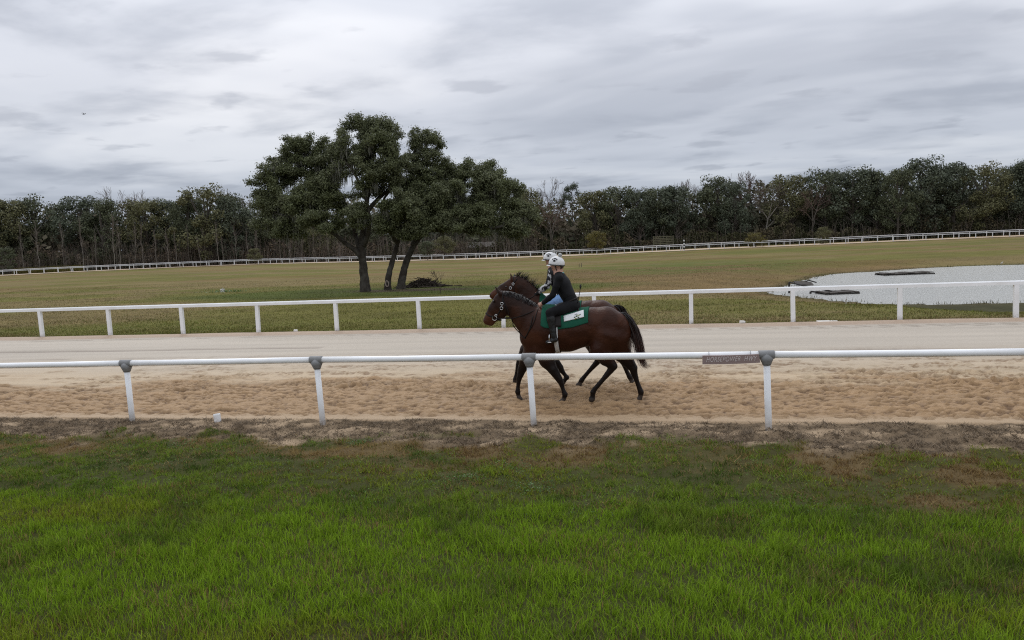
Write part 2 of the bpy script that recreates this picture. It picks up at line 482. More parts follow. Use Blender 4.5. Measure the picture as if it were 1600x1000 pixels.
# a shallow wheel line, and the row of tine marks beside the inner rail
line = np.exp(-((Y - 20.3 - wob * 0.12) / 0.10) ** 2) * sstep(0.38, 0.52, fbm(X * 0.35, Y * 0 + 3, 3, 77)) * sstep(2, -3, X)
line2 = np.exp(-((Y - 18.6 - wob * 0.2) / 0.07) ** 2) * sstep(0.5, 0.6, fbm(X * 0.5, Y * 0 + 8, 3, 78)) * 0.6
ph = (X / 0.62) % 1.0
tine = np.exp(-((Y - 23.15 - 0.09 * np.sin(ph * 6.28) - wob * 0.1) / 0.085) ** 2) * np.exp(-((ph - 0.5) / 0.30) ** 4) * sstep(-13, -6, X)
ph3 = (X / 0.8 + 0.3) % 1.0
tine2 = np.exp(-((Y - 22.85 - wob * 0.1) / 0.06) ** 2) * np.exp(-((ph3 - 0.5) / 0.2) ** 2) * sstep(-8, -3, X) * 0.7
tl = np.exp(-((Y - 23.05 - wob * 0.25) / 0.06) ** 2) * sstep(-9, -15, X) * sstep(0.42, 0.5, fbm(X * 0.7, Y * 0 + 2, 3, 79))
Z = Z - 0.06 * line - 0.04 * line2 - 0.07 * np.maximum(tine, tine2) - 0.05 * tl
# hoofprints in the firmer sand
rh = np.random.default_rng(88); dent = np.zeros_like(Z)
for _ in range(420):
    hx = rh.uniform(-13.5, 6.5); hy = 14.6 + 4.2 * rh.uniform(0, 1) ** 1.3; a0, a1 = np.searchsorted(TX, [hx - 0.25, hx + 0.25]); b0, b1 = np.searchsorted(TY, [hy - 0.25, hy + 0.25])
    if a1 - a0 < 2 or b1 - b0 < 2: continue
    xx = X[b0:b1, a0:a1] - hx; yy = Y[b0:b1, a0:a1] - hy; rr_ = np.sqrt((xx / 0.085) ** 2 + (yy / 0.075) ** 2)
    dent[b0:b1, a0:a1] += np.exp(-rr_ ** 2.5) * rh.uniform(0.5, 1) - 0.35 * np.exp(-((rr_ - 1.5) / 0.35) ** 2)
Z = Z - 0.035 * dent * (1 - 0.6 * harrow)
# shoulder towards the rails: sand banked up, running under the turf
Z = Z + 0.035 * sstep(11.85, 11.5, Y) - 0.22 * sstep(11.42, 11.25, Y) + 0.05 * sstep(23.5, 24.0, Y) - 0.16 * sstep(24.08, 24.25, Y)
brown = np.array([0.280, 0.177, 0.088]); damp_shade = np.array([0.105, 0.058, 0.027]); pale = np.array([0.395, 0.302, 0.192]); grey = np.array([0.37, 0.324, 0.262]); mark_dark = np.array([0.125, 0.092, 0.072])
far = sstep(14.8, 19.5, Y + wob)
c = lerp(lerp(pale, grey, far[..., None]), brown, np.clip(harrow * 1.0, 0, 1)[..., None])
c = lerp(c, damp_shade, (np.clip(harrow + churn * 0.9, 0, 1) * sstep(0.52, 0.40, c1 * 0.75 + c2 * 0.25) * 0.9)[..., None])  # hollows between clods: crevice shade painted into the colour, with darker moist sand
c = lerp(c, lerp(brown, damp_shade, 0.45), (churn * 0.85 * (1 - harrow) * sstep(0.56, 0.44, c2 * 0.5 + c1 * 0.5))[..., None])
streak = fbm(X * 0.10, Y * 2.6, 5, 80)
c = c * (0.78 + 0.30 * streak + 0.14 * fbm(X * 0.25, Y * 9, 3, 82))[..., None]
c = lerp(c, damp_shade, (np.clip(dent, 0, 1) * 0.45 * (1 - harrow))[..., None])  # hoofprints coloured darker where they are dented
c = lerp(c, mark_dark, (np.clip(line + line2 + tl * 1.0 + np.maximum(tine, tine2) * 0.8, 0, 1) * 0.9)[..., None])  # wheel lines and tine marks coloured darker than the sand around
c = lerp(c, np.array([0.33, 0.232, 0.138]), (sstep(11.9, 11.55, Y + wob * 0.2) * 0.9)[..., None])
c = lerp(c, np.array([0.33, 0.235, 0.16]), (sstep(23.25, 23.6, Y) * 0.85)[..., None])
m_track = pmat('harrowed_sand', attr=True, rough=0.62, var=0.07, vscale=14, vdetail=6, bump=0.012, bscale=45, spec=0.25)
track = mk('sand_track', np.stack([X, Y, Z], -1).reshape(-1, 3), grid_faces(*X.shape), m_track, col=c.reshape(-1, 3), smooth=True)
tag(track, kind='structure')

# ------------------------------------------------------------------ pond
m_water = bpy.data.materials.new('pond_water'); m_water.use_nodes = True
t = NT(m_water.node_tree); b = m_water.node_tree.nodes['Principled BSDF']
b.inputs['Base Color'].default_value = (0.42, 0.42, 0.39, 1); b.inputs['Roughness'].default_value = 0.06; b.inputs['IOR'].default_value = 1.333
geo = t.n('ShaderNodeNewGeometry'); pos = geo.outputs['Position']
an = t.n('ShaderNodeAttribute', attribute_name='Col')          # how wind-ruffled the water is
rip = t.math('ADD', t.noise(t.mapping(pos, scale=(1.0, 1.5, 1)), 3.2, 5, 0.65), t.math('MULTIPLY', t.noise(pos, 11, 3, 0.6), 0.4))
bn = t.n('ShaderNodeBump'); bn.inputs['Strength'].default_value = 1.0
t.l(t.math('MULTIPLY_ADD', an.outputs['Fac'], 0.035, 0.01), bn.inputs['Distance']); t.l(rip, bn.inputs['Height']); t.l(bn.outputs[0], b.inputs['Normal'])
t.l(t.math('MULTIPLY_ADD', an.outputs['Fac'], 0.10, 0.05), b.inputs['Roughness'])
wx = np.arange(2.5, 56, 0.5); wy = np.arange(28, 69, 0.5)
WX, WY = np.meshgrid(wx, wy, indexing='xy')
sw = shore_dist(WX.ravel(), WY.ravel()).reshape(WX.shape)
lee = 31.0 + 0.02 * (WX - 10) + (fbm(WX * 0.5, WY * 0.5, 4, 81) - 0.5) * 2.6
ruff = sstep(-0.7, 0.9, WY - lee)
Fq = grid_faces(*WX.shape); keep = (sw.ravel()[Fq] < 1.8).any(1)
water = mk('water', np.stack([WX, WY, np.full(WX.shape, POND_Z)], -1).reshape(-1, 3), Fq[keep], m_water, col=np.repeat(ruff.reshape(-1, 1), 3, 1), smooth=True)
tag(water, kind='structure')

# ------------------------------------------------------------------ far side of the track (sand between two rails)
def densify(P, n):
    P = np.asarray(P); s = np.concatenate([[0], np.cumsum(np.linalg.norm(np.diff(P, axis=0), axis=1))])
    # Catmull-Rom through the survey points, then even spacing
    out = []
    for i in range(len(P) - 1):
        p0 = P[max(i - 1, 0)]; p1 = P[i]; p2 = P[i + 1]; p3 = P[min(i + 2, len(P) - 1)]
        for u in np.arange(0, 1, 0.05):
            out.append(0.5 * ((2 * p1) + (-p0 + p2) * u + (2 * p0 - 5 * p1 + 4 * p2 - p3) * u * u + (-p0 + 3 * p1 - 3 * p2 + p3) * u**3))
    out.append(P[-1]); out = np.array(out)
    s = np.concatenate([[0], np.cumsum(np.linalg.norm(np.diff(out[:, :2], axis=0), axis=1))])
    q = np.arange(0, s[-1], n)
    return np.stack([np.interp(q, s, out[:, k]) for k in range(2)], 1)
FIN = densify(FARP[:, :2], 3.05)
tn = np.gradient(FIN, axis=0); tn /= np.linalg.norm(tn, axis=1)[:, None]
nn = np.stack([-tn[:, 1], tn[:, 0]], 1)
FOUT = FIN + nn * 13.0
s = np.linspace(-0.3, 13.3, 12)
FT = np.stack([FIN + nn * k for k in s], 0)
FZ = terrain(FT[..., 0].ravel(), FT[..., 1].ravel()).reshape(FT.shape[:2]) + 0.07
fc = np.array([0.44, 0.335, 0.235]) * (0.85 + 0.3 * fbm(FT[..., 0] * 0.1, FT[..., 1] * 0.6, 3, 90))[..., None]
far_track = mk('sand_track', np.concatenate([FT, FZ[..., None]], -1).reshape(-1, 3), grid_faces(*FZ.shape), m_track, col=fc.reshape(-1, 3))
tag(far_track, kind='structure')
# ------------------------------------------------------------------ rails
m_pipe = pmat('white_pvc', (0.86, 0.865, 0.865), rough=0.36, var=0.03, vscale=3, spec=0.45, tint=(0.70, 0.69, 0.66), tscale=1.3, tfac=0.3)
m_post = pmat('white_post', (0.80, 0.81, 0.815), rough=0.4, var=0.03, vscale=6, spec=0.45, tint=(0.50, 0.49, 0.46), tscale=3.5, tfac=0.2, zdirt=0.16)
m_coup = pmat('grey_coupling', (0.215, 0.217, 0.215), rough=0.65, var=0.12, vscale=9, bump=0.004, bscale=25, spec=0.3)
m_white = pmat('white_paint', (0.80, 0.805, 0.805), rough=0.45, var=0.04, vscale=2, spec=0.4, zdirt=0.16, tint=(0.62, 0.61, 0.57), tscale=1.7, tfac=0.3)
m_white_w = pmat('weathered_white_paint', (0.58, 0.585, 0.585), rough=0.55, var=0.05, vscale=2, spec=0.3)

nb = [gnd(207.2, 660.4), gnd(504.7, 664), gnd(834.3, 666.7), gnd(1201.1, 674)]
nt = [aty(197.1, 567.5, nb[0][1]), aty(494.3, 562.1, nb[1][1]), aty(826.7, 557.8, nb[2][1]), aty(1197.7, 554, nb[3][1])]
st0 = nb[1] - nb[0]; st1 = nb[3] - nb[2]
bases = [nb[0] - st0 * 2, nb[0] - st0] + nb + [nb[3] + st1, nb[3] + st1 * 2]
tops = [nt[0] - (nt[1] - nt[0]) * 2, nt[0] - (nt[1] - nt[0])] + nt + [nt[3] + (nt[3] - nt[2]), nt[3] + (nt[3] - nt[2]) * 2]
fence = empty('running_rail', bases[0])
org = np.array(bases[0])
tag(fence, 'white pipe rail with grey couplings along the near edge of the sand track', 'rail fence')
for i in range(len(bases) - 1):
    a, b_ = np.array(tops[i]), np.array(tops[i + 1])
    d = (b_ - a) / np.linalg.norm(b_ - a)
    sag = np.array([0, 0, -0.004])
    pts = [a + d * 0.05, a + (b_ - a) * 0.33 + sag, a + (b_ - a) * 0.66 + sag, b_ - d * 0.05]
    MB().tube(np.array(pts) - org, 0.0485, 20).build('rail', m_pipe, fence, True)
for a, b_ in zip(bases, tops):
    a = np.array(a); b_ = np.array(b_); ax = (b_ - a) / np.linalg.norm(b_ - a)
    MB().tube(np.array([a - ax * 0.15, a + ax * 0.3, b_ - ax * 0.10]) - org, 0.046, 18).build('post', m_post, fence, True)
    k = MB(); d = np.array([1.0, -0.01, 0])
    k.tube(np.array([b_ - d * 0.105, b_ - d * 0.10, b_ + d * 0.10, b_ + d * 0.105]) - org, [0.054, 0.060, 0.060, 0.054], 20)
    L = [b_ - ax * s for s in (-0.01, 0.05, 0.09, 0.12, 0.145)]
    k.tube(np.array(L) - org, [0.06, 0.094, 0.078, 0.064, 0.056], 20)
    k.build('coupling', m_coup, fence, True)


def post_rail(name, label, P3, zr, h, post_hw, rail_hw, rail_hh, mat, tilt=None, tube=False):
    """posts at P3 with one rail along their tops"""
    root = empty(name, P3[0]); o = np.array(P3[0])
    tag(root, label, 'rail fence')
    pm = MB().box((-post_hw, -post_hw * 0.8, -0.25), (post_hw, post_hw * 0.8, h - rail_hh)).build('post', mat, root)
    for i, p in enumerate(P3):
        ob = pm if i == 0 else like('post', pm, root)
        q = np.array(p) - o; ob.location = [float(v) for v in q]
        if tilt is not None: ob.rotation_euler = (random.uniform(-.01, .01), tilt[i], 0)
    R = np.array([np.array(p) - o + [0, 0, h] for p in P3])
    V = []; F = []
    T = np.gradient(R[:, :2], axis=0); T /= np.linalg.norm(T, axis=1)[:, None]; N = np.stack([-T[:, 1], T[:, 0]], 1)
    prof = [(-1, -1), (1, -1), (1, .55), (.55, 1), (-.55, 1), (-1, .55)]
    for r, nrm in zip(R, N):
        for u, v in prof: V.append((r[0] + nrm[0] * u * rail_hw, r[1] + nrm[1] * u * rail_hw, r[2] + v * rail_hh))
    k = len(prof)
    for i in range(len(R) - 1):
        for j in range(k): F.append((i * k + j, i * k + (j + 1) % k, (i + 1) * k + (j + 1) % k, (i + 1) * k + j))
    F += [tuple(range(k))[::-1], tuple((len(R) - 1) * k + j for j in range(k))]
    mk('rail', V, F, mat, root)
    return root


ix = [64.7, 172.4, 286, 404, 527.7, 657.5, 789, 931, 1080, 1239, 1405.6, 1587.3]
iy = [527.7, 525.3, 523.2, 520.8, 518, 515, 511.8, 509.5, 506.9, 504.4, 501.2, 498]
IP = [gnd(a, b_) for a, b_ in zip(ix, iy)]
for p in IP: p[1] = 24.2 + 0.35 * (p[1] - 24.2)
dl = IP[1] - IP[0]; dr = IP[-1] - IP[-2]
IP = [IP[0] - dl * k for k in range(14, 0, -1)] + IP + [IP[-1] + dr * k for k in range(1, 9)]
IP = [np.array([p[0], p[1], 0.0]) for p in IP]
post_rail('running_rail', 'white single rail on square posts along the inner side of the near track', IP, 0, 1.03, 0.062, 0.055, 0.058, m_white,
          [random.uniform(-0.02, 0.012) for _ in IP])
F3 = [np.array([p[0], p[1], float(z)]) for p, z in zip(FIN, terrain(FIN[:, 0], FIN[:, 1]))]
post_rail('running_rail', 'distant white rail between the grass infield and the far sand strip', F3, 0, 1.06, 0.065, 0.06, 0.062, m_white_w)
F4 = [np.array([p[0], p[1], float(z) + 0.12]) for p, z in zip(FOUT, terrain(FOUT[:, 0], FOUT[:, 1]))]
post_rail('running_rail', 'farthest white rail, at the foot of the woodland', F4, 0, 1.12, 0.06, 0.06, 0.065, m_white_w)

# ------------------------------------------------------------------ wooden name board on the near rail
m_board = pmat('weathered_board', (0.265, 0.195, 0.180), rough=0.75, var=0.12, vscale=10, vstretch=(1, 1, 9), bump=0.002, bscale=20, spec=0.2)
m_rout = pmat('routed_lettering', (0.62, 0.56, 0.54), rough=0.8, var=0.1, vscale=20)
yb = float(nt[3][1]) - 0.075
A = aty(1097.5, 555.5, yb); B = aty(1185.5, 553.3, yb); A2 = aty(1097.5, 569.0, yb); B2 = aty(1188, 566.5, yb)
sign = empty('name_board', A2)
tag(sign, 'weathered brown wooden board lettered HORSEPOWER HWY on the near rail', 'sign')
k = MB(); n = 10; V = []; F = []
for i in range(n + 1):
    u = i / n; top = lerp(A, B, u); bot = lerp(A2, B2, u)
    bow = -0.006 * math.sin(math.pi * u); top = top + [0, 0, bow]; bot = bot + [0, 0, bow * 1.2]
    for y_ in (-0.011, 0.011): V += [bot + [0, y_, 0], top + [0, y_, 0]]
V = np.array(V) - A2
for i in range(n):
    a = 4 * i; b_ = a + 4
    F += [(a, b_, b_ + 1, a + 1), (a + 2, a + 3, b_ + 3, b_ + 2), (a + 1, b_ + 1, b_ + 3, a + 3), (a, a + 2, b_ + 2, b_)]
F += [(0, 1, 3, 2), (4 * n, 4 * n + 2, 4 * n + 3, 4 * n + 1)]
board = mk('board', V, F, m_board, sign)
cu = bpy.data.curves.new('lettering', 'FONT'); cu.body = 'HORSEPOWER  HWY'; cu.size = 0.098; cu.shear = 0.32; cu.extrude = 0.002; cu.space_character = 1.12; cu.align_x = 'CENTER'; cu.align_y = 'CENTER'; cu.offset = -0.0008
tmp = bpy.data.objects.new('tmp_text', cu); COL.objects.link(tmp)
bpy.context.view_layer.update()
tm = bpy.data.meshes.new_from_object(tmp.evaluated_get(bpy.context.evaluated_depsgraph_get()))
bpy.data.objects.remove(tmp); bpy.data.curves.remove(cu)
co = np.zeros(len(tm.vertices) * 3); tm.vertices.foreach_get('co', co); co = co.reshape(-1, 3)
w_ = co[:, 0].max() - co[:, 0].min(); L = float(np.linalg.norm(B - A)); co[:, 0] *= 0.90 * L / w_; co[:, 1] *= 1.0
mid = (A + B + A2 + B2) / 4 - A2; dirx = (B2 - A2 + B - A) / 2; dirx /= np.linalg.norm(dirx)
P = mid + co[:, :1] * dirx + co[:, 1:2] * np.array([0, 0, 1.0]) + np.array([0, -0.0125, 0]) - co[:, 2:3] * np.array([0, 1.0, 0])
tm.vertices.foreach_set('co', P.ravel()); tm.materials.clear(); tm.materials.append(m_rout); tm.update()
lt = bpy.data.objects.new('lettering', tm); COL.objects.link(lt); lt.parent = board
m_steel = pmat('galvanised_strap', (0.3, 0.3, 0.3), rough=0.5, metal=0.6)
for u in (0.12, 0.86):
    top = lerp(A, B, u) - A2
    MB().tube([top + [0, 0.012, -0.09], top + [0, 0.012, 0.0], top + [0, 0.06, 0.045]], 0.006, 6).build('strap', m_steel, sign, True)
# ------------------------------------------------------------------ live oaks
m_bark = pmat('oak_bark', (0.044, 0.037, 0.030), rough=0.9, tint=(0.105, 0.10, 0.085), tscale=2.2, tfac=0.5, var=0.25, vscale=6, vstretch=(1, 1, 0.35), bump=0.06, bscale=7, spec=0.1)
m_bark_pale = pmat('grey_bark', (0.23, 0.21, 0.18), rough=0.9, var=0.15, vscale=1.5, spec=0.1)
m_oakleaf = pmat('oak_leaves', (0.102, 0.115, 0.050), rough=0.55, island=0.34, spec=0.2, trans=0.25, tint=(0.150, 0.160, 0.090), tscale=0.55, tfac=0.6)
m_moss = pmat('spanish_moss', (0.165, 0.165, 0.132), rough=0.9, island=0.35, spec=0.05, trans=0.15)
m_scar = pmat('pruning_scar', (0.28, 0.23, 0.19), rough=0.8, var=0.1, vscale=8)


def colonize(att, nodes, parents, di, dk, step, iters=120):
    """space colonisation: grows branch nodes towards the attractor points"""
    N = [np.array(p) for p in nodes]; par = list(parents)
    best = np.full(len(att), 1e9); bi = np.zeros(len(att), int); alive = np.ones(len(att), bool)
    start = 0
    for _ in range(iters):
        for k in range(start, len(N)):
            d = np.linalg.norm(att - N[k], axis=1); m = d < best; best[m] = d[m]; bi[m] = k
        start = len(N)
        alive &= best > dk
        act = alive & (best < di)
        if not act.any(): break
        dirs = {}
        v = att[act] - np.array(N)[bi[act]]; v /= np.linalg.norm(v, axis=1)[:, None] + 1e-9
        acc = np.zeros((len(N), 3)); np.add.at(acc, bi[act], v)
        for k in np.unique(bi[act]):
            d = acc[k]; l = np.linalg.norm(d)
            if l < 1e-6: continue
            d = d / l + rng.normal(0, 0.16, 3) + np.array([0, 0, 0.04]); d /= np.linalg.norm(d)
            p = N[k] + d * step
            N.append(p); par.append(int(k))
    return np.array(N), np.array(par)


def oak(label, base_px, dep, limbs, blobs, natt, nleaf, seed, moss_n, scar=None):
    """limbs: hand-surveyed (list of (px,py,depth offset), r0, r1); blobs: crown lobes (px,py,rx,ry,depth offset) in the picture scale 3.126 of the survey print"""
    r = np.random.default_rng(seed)
    S = dep / F_PX
    def W(zx, zy, dd=0.0): return atd(390 + zx / 3.126, 160 + zy / 3.126, dep + dd)
    b0 = W(*base_px); gz = float(terrain(b0[0:1], b0[1:2])[0])
    root = empty('live_oak', (b0[0], b0[1], gz)); org = np.array([b0[0], b0[1], gz])
    tag(root, label, 'tree', 'live oaks in the infield')
    nodes = []; par = []; tk = MB(); rad_seed = []
    for pts, r0, r1 in limbs:
        P = spline([W(*p) for p in pts], 7); n = len(P)
        P[1:-1] += r.normal(0, 0.012, (n - 2, 3))
        u = np.linspace(0, 1, n); R = r0 * (1 - u) + r1 * u
        if pts[0][1] > 850:      # stands on the ground: root flare
            P[0][2] = gz - 0.15
            R = R + 0.28 * r0 * np.exp(-(P[:, 2] - gz) / 0.45)
        tk.tube(P - org, R * (1 + 0.03 * np.sin(np.arange(n) * 0.9 + seed)), 14)
        for q in range(0, n, 2):
            nodes.append(P[q]); par.append(-1); rad_seed.append(R[q])
    tk.build('trunk', m_bark, root, True)
    # attractors
    A = []; wts = np.array([bl[2] * bl[3] for bl in blobs], float); wts /= wts.sum()
    for bl, wt_ in zip(blobs, wts):
        k = int(natt * wt_) + 8; c = W(bl[0], bl[1], bl[4]); ns_ = 9 + int(60 * wt_)
        sc_ = r.normal(0, 1, (ns_, 3)); sc_ /= np.linalg.norm(sc_, axis=1)[:, None]; sc_ *= r.uniform(0.25, 1.0, (ns_, 1)) ** 0.45 * 0.86
        q = sc_[r.integers(0, ns_, k)] + r.normal(0, 0.17, (k, 3))
        e = np.array([bl[2] / 3.126 * S, max(bl[2], bl[3]) / 3.126 * S * 0.95, bl[3] / 3.126 * S])
        p = c + q[:, :1] * e[0] * RT + q[:, 1:2] * e[1] * np.array([-math.sin(YAW), math.cos(YAW), 0]) + q[:, 2:3] * e[2] * np.array([0, 0, 1.0])
        A.append(p)
    A = np.concatenate(A)
    cl_ = fbm(A[:, 0] * 0.85 + A[:, 1] * 0.6, A[:, 2] * 0.95 + A[:, 1] * 0.35, 3, seed); A = A[cl_ > 0.37]
    A = A + r.normal(0, 1, A.shape) * np.where(r.uniform(0, 1, (len(A), 1)) < 0.10, 0.22, 0.10)
    ns = len(nodes)
    N, Pn = colonize(A, nodes, par, 3.8, 0.40, 0.30)
    # pipe-model radii
    child = np.zeros(len(N), int); area = np.zeros(len(N))
    for i in range(len(N) - 1, ns - 1, -1):
        if child[i] == 0: area[i] = 0.012 ** 2.2
        child[Pn[i]] += 1; area[Pn[i]] += area[i]
    rd = np.minimum(area ** (1 / 2.2), 0.17)
    E = np.arange(ns, len(N)); pr_ = Pn[E]
    ra = np.maximum(np.where(pr_ < ns, np.minimum(rd[E] * 1.25, 0.16), rd[pr_] * 0.97), 0.012); rb = np.maximum(rd[E], 0.010)
    V, F = edge_tubes(N[pr_] - org, N[E] - org, ra, rb, 5)
    tag(mk('branches', V, F, m_bark, root, smooth=True), kind='stuff')
    tips = E[rd[E] < 0.045]
    # leaf sprays round the twigs
    k = r.choice(tips, nleaf); P = N[k] + r.normal(0, 0.15, (nleaf, 3)) * np.array([1.1, 1.1, 0.8])
    cen = N[tips].mean(0); Nn = (P - N[k]) * 3 + np.array([0, 0, 0.55])
    V, F = leaf_quads(P - org, Nn, 0.058, 0.8, seed, 0.75, True)
    cr = mk('crown', V, F, m_oakleaf, root)
    # moss beards under the lower limbs
    lowq = E[(rd[E] > 0.018)]
    kk = r.choice(lowq, moss_n); MV = []; MF = []; q = 0
    for i in kk:
        top = N[i] + r.normal(0, 0.08, 3) - org; L = r.uniform(0.25, 1.15) ; nst = r.integers(4, 8)
        if N[i][2] - L < gz + 1.6: L = max(0.2, N[i][2] - gz - 1.6)
        for j in range(nst):
            a = r.uniform(0, 6.28); wd = r.uniform(0.014, 0.036); o = r.normal(0, 0.07, 3); o[2] = 0; l = L * r.uniform(0.5, 1)
            dx = np.array([math.cos(a), math.sin(a), 0]) * wd; sw = r.normal(0, 0.05, 3); sw[2] = 0
            p0 = top + o; p1 = p0 + sw * 0.5 - [0, 0, l * 0.55]; p2 = p0 + sw - [0, 0, l]
            MV += [p0 - dx * 0.6, p0 + dx * 0.6, p1 + dx, p1 - dx, p2 + dx * 0.15, p2 - dx * 0.15]; MF += [(q, q + 1, q + 2, q + 3), (q + 3, q + 2, q + 4, q + 5)]; q += 6
    mk('hanging_moss', np.array(MV), np.array(MF), m_moss, root)
    if scar:
        c = W(*scar) - org; V = []
        a = np.linspace(0, 2 * np.pi, 13)
        ring = np.stack([0.10 * np.cos(a), np.full(13, -0.02), 0.19 * np.sin(a)], 1) + c
        MB().tube(ring, 0.035, 7, caps=False).build('pruning_scar', m_scar, root, True)
    return root


D_OAK = 49.5
oak('live oak with the straight left trunk and the tallest crown, hung with moss', (566, 928), D_OAK,
    [([(566, 928, 0), (560, 850, 0), (553, 780, 0), (548, 700, 0.1), (556, 620, 0.2), (566, 540, 0.2), (575, 460, 0.3), (590, 380, 0.4), (600, 280, 0.4)], 0.30, 0.09),
     ([(552, 770, 0), (520, 725, -0.2), (470, 690, -0.4), (410, 640, -0.8), (340, 600, -1.2), (270, 575, -1.4), (190, 560, -1.4)], 0.19, 0.05),
     ([(550, 740, 0), (520, 660, 0.5), (505, 590, 0.8), (470, 500, 1.2), (420, 420, 1.4), (340, 350, 1.6), (260, 300, 1.6)], 0.18, 0.05),
     ([(556, 700, 0), (580, 640, -0.4), (582, 560, -0.8), (560, 440, -1.0), (500, 330, -1.2), (440, 260, -1.2)], 0.17, 0.05),
     ([(568, 540, 0.2), (620, 480, 0.6), (680, 420, 0.8), (720, 330, 0.8), (720, 230, 0.6)], 0.16, 0.05)],
    [(205, 225, 72, 52, 0.5), (310, 205, 85, 58, 1.2), (150, 400, 105, 85, 0.2), (290, 330, 120, 95, 0.6), (105, 500, 75, 65, -0.5), (150, 590, 85, 45, -0.5), (250, 490, 110, 80, -1.2), (400, 290, 80, 90, 0.8),
     (390, 430, 90, 80, -1.0), (560, 115, 85, 62, 0.2), (490, 190, 80, 58, -0.8), (685, 130, 62, 60, 0.5), (610, 230, 110, 85, -1.0), (545, 330, 100, 85, -1.6), (470, 560, 95, 55, -2.0), (340, 580, 90, 45, -2.2), (690, 300, 90, 85, -0.8), (455, 255, 70, 65, 0.2), (520, 265, 80, 60, 0.8), (60, 470, 45, 45, 0.2), (130, 300, 50, 40, 0.6), (470, 130, 30, 26, 0.2), (45, 600, 60, 40, -0.2), (200, 615, 110, 34, -0.6), (330, 450, 90, 70, 0.2), (590, 420, 70, 50, 0.8)],
    6900, 190000, 11, 900)
oak('live oak with the thin middle trunk and a pale pruning scar near its foot', (675, 928), D_OAK + 0.6,
    [([(675, 928, 0), (676, 870, 0), (690, 800, 0), (708, 740, 0), (725, 680, 0), (735, 620, -0.2), (730, 560, -0.6)], 0.21, 0.10),
     ([(722, 690, 0), (690, 640, -0.8), (660, 590, -1.6), (640, 540, -2.2)], 0.13, 0.05),
     ([(732, 640, -0.1), (770, 590, -0.8), (790, 530, -1.6), (780, 470, -2.0)], 0.13, 0.05)],
    [(690, 560, 90, 80, -2.4), (750, 520, 80, 70, -2.6), (640, 610, 60, 45, -2.2), (720, 640, 65, 40, -2.0), (800, 600, 65, 55, -1.8)],
    1500, 40000, 12, 220, scar=(672, 886, -0.36))
oak('live oak leaning right, with the broad low crown over the brush pile', (738, 918), D_OAK + 1.2,
    [([(738, 918, 0), (745, 860, 0), (762, 790, 0), (790, 720, 0), (830, 660, 0.1), (880, 610, 0.2), (950, 570, 0.2), (1040, 530, 0.2), (1120, 490, 0.2)], 0.26, 0.09),
     ([(800, 700, 0), (815, 630, 0.3), (800, 560, 0.6), (790, 470, 0.8), (790, 380, 0.8), (795, 280, 0.8), (820, 200, 0.6)], 0.22, 0.06),
     ([(870, 620, 0.2), (960, 620, -0.5), (1060, 625, -1.0), (1160, 620, -1.2), (1260, 600, -1.2), (1320, 590, -1.0)], 0.19, 0.05),
     ([(840, 650, 0.1), (900, 560, 0.8), (960, 480, 1.2), (1000, 400, 1.4), (1030, 350, 1.4)], 0.18, 0.05),
     ([(640, 500, 0.5), (680, 440, 0.7), (740, 420, 0.8), (800, 430, 0.8)], 0.09, 0.05)],
    [(860, 190, 82, 66, 0.6), (800, 300, 70, 60, 0.4), (900, 270, 70, 55, 0.6), (950, 360, 95, 75, 0.8), (1040, 330, 75, 60, 1.2), (900, 480, 115, 85, -0.6), (1060, 450, 115, 90, 0.2), (1160, 350, 80, 62, 0.8),
     (1185, 450, 100, 90, 0.0), (1250, 430, 75, 65, 0.6), (1300, 540, 95, 75, -0.4), (1150, 560, 110, 65, -1.0), (1360, 590, 60, 45, -0.2), (990, 580, 95, 50, -1.4), (1260, 620, 85, 35, -0.8), (830, 540, 70, 60, -1.2), (1050, 615, 120, 32, -1.2), (1345, 625, 75, 28, -0.4), (770, 410, 75, 60, 0.6), (840, 380, 80, 60, 0.2)],
    6000, 165000, 13, 900)

# ------------------------------------------------------------------ the wood behind the far rail
m_leaf = [pmat('evergreen_leaves', (0.084, 0.094, 0.052), rough=0.6, island=0.5, spec=0.15, trans=0.12),
          pmat('olive_leaves', (0.122, 0.120, 0.058), rough=0.6, island=0.45, spec=0.15, trans=0.12),
          pmat('blue_green_leaves', (0.086, 0.100, 0.066), rough=0.6, island=0.5, spec=0.15, trans=0.12),
          pmat('yellowing_leaves', (0.12, 0.105, 0.03), rough=0.6, island=0.4, spec=0.15, trans=0.12)]
m_twig = pmat('bare_twigs', (0.150, 0.126, 0.108), rough=0.9, island=0.2, spec=0.05)
m_twig_red = pmat('reddish_twigs', (0.125, 0.088, 0.072), rough=0.9, island=0.25, spec=0.05)
m_trunk = pmat('wood_trunks', (0.10, 0.088, 0.074), rough=0.9, var=0.15, vscale=1.0, spec=0.05)


def crown_mesh(seed, lobes, low, n, size, top=1.0, spread=0.42):
    """leaf clumps on the shells of many lobes, unit height"""
    r = np.random.default_rng(seed); C = []; R = []
    for i in range(lobes):
        z = low + (top - 0.08 - low) * r.uniform(0, 1) ** 0.8
        env = spread * math.sqrt(max(0.05, 1 - ((z - (low + top) / 2 + 0.05) / ((top - low) / 2 + 0.06)) ** 2))
        a = r.uniform(0, 6.28); d = env * r.uniform(0.15, 0.85) ** 0.6
        C.append((d * math.cos(a), d * math.sin(a), z)); R.append(r.uniform(0.045, 0.14))
    C = np.array(C); R = np.array(R)
    C[0] = (0.02, 0, top - 0.10); R[0] = 0.10
    k = r.integers(0, lobes, n); q = r.normal(0, 1, (n, 3)); q /= np.linalg.norm(q, axis=1)[:, None]; q[:, 2] *= 0.8
    P = C[k] + q * (R[k] * r.uniform(0.55, 1.12, n))[:, None]
    V, F = leaf_quads(P, q + np.array([0, 0, 0.3]), size, 0.6, seed)
    return V, F, C


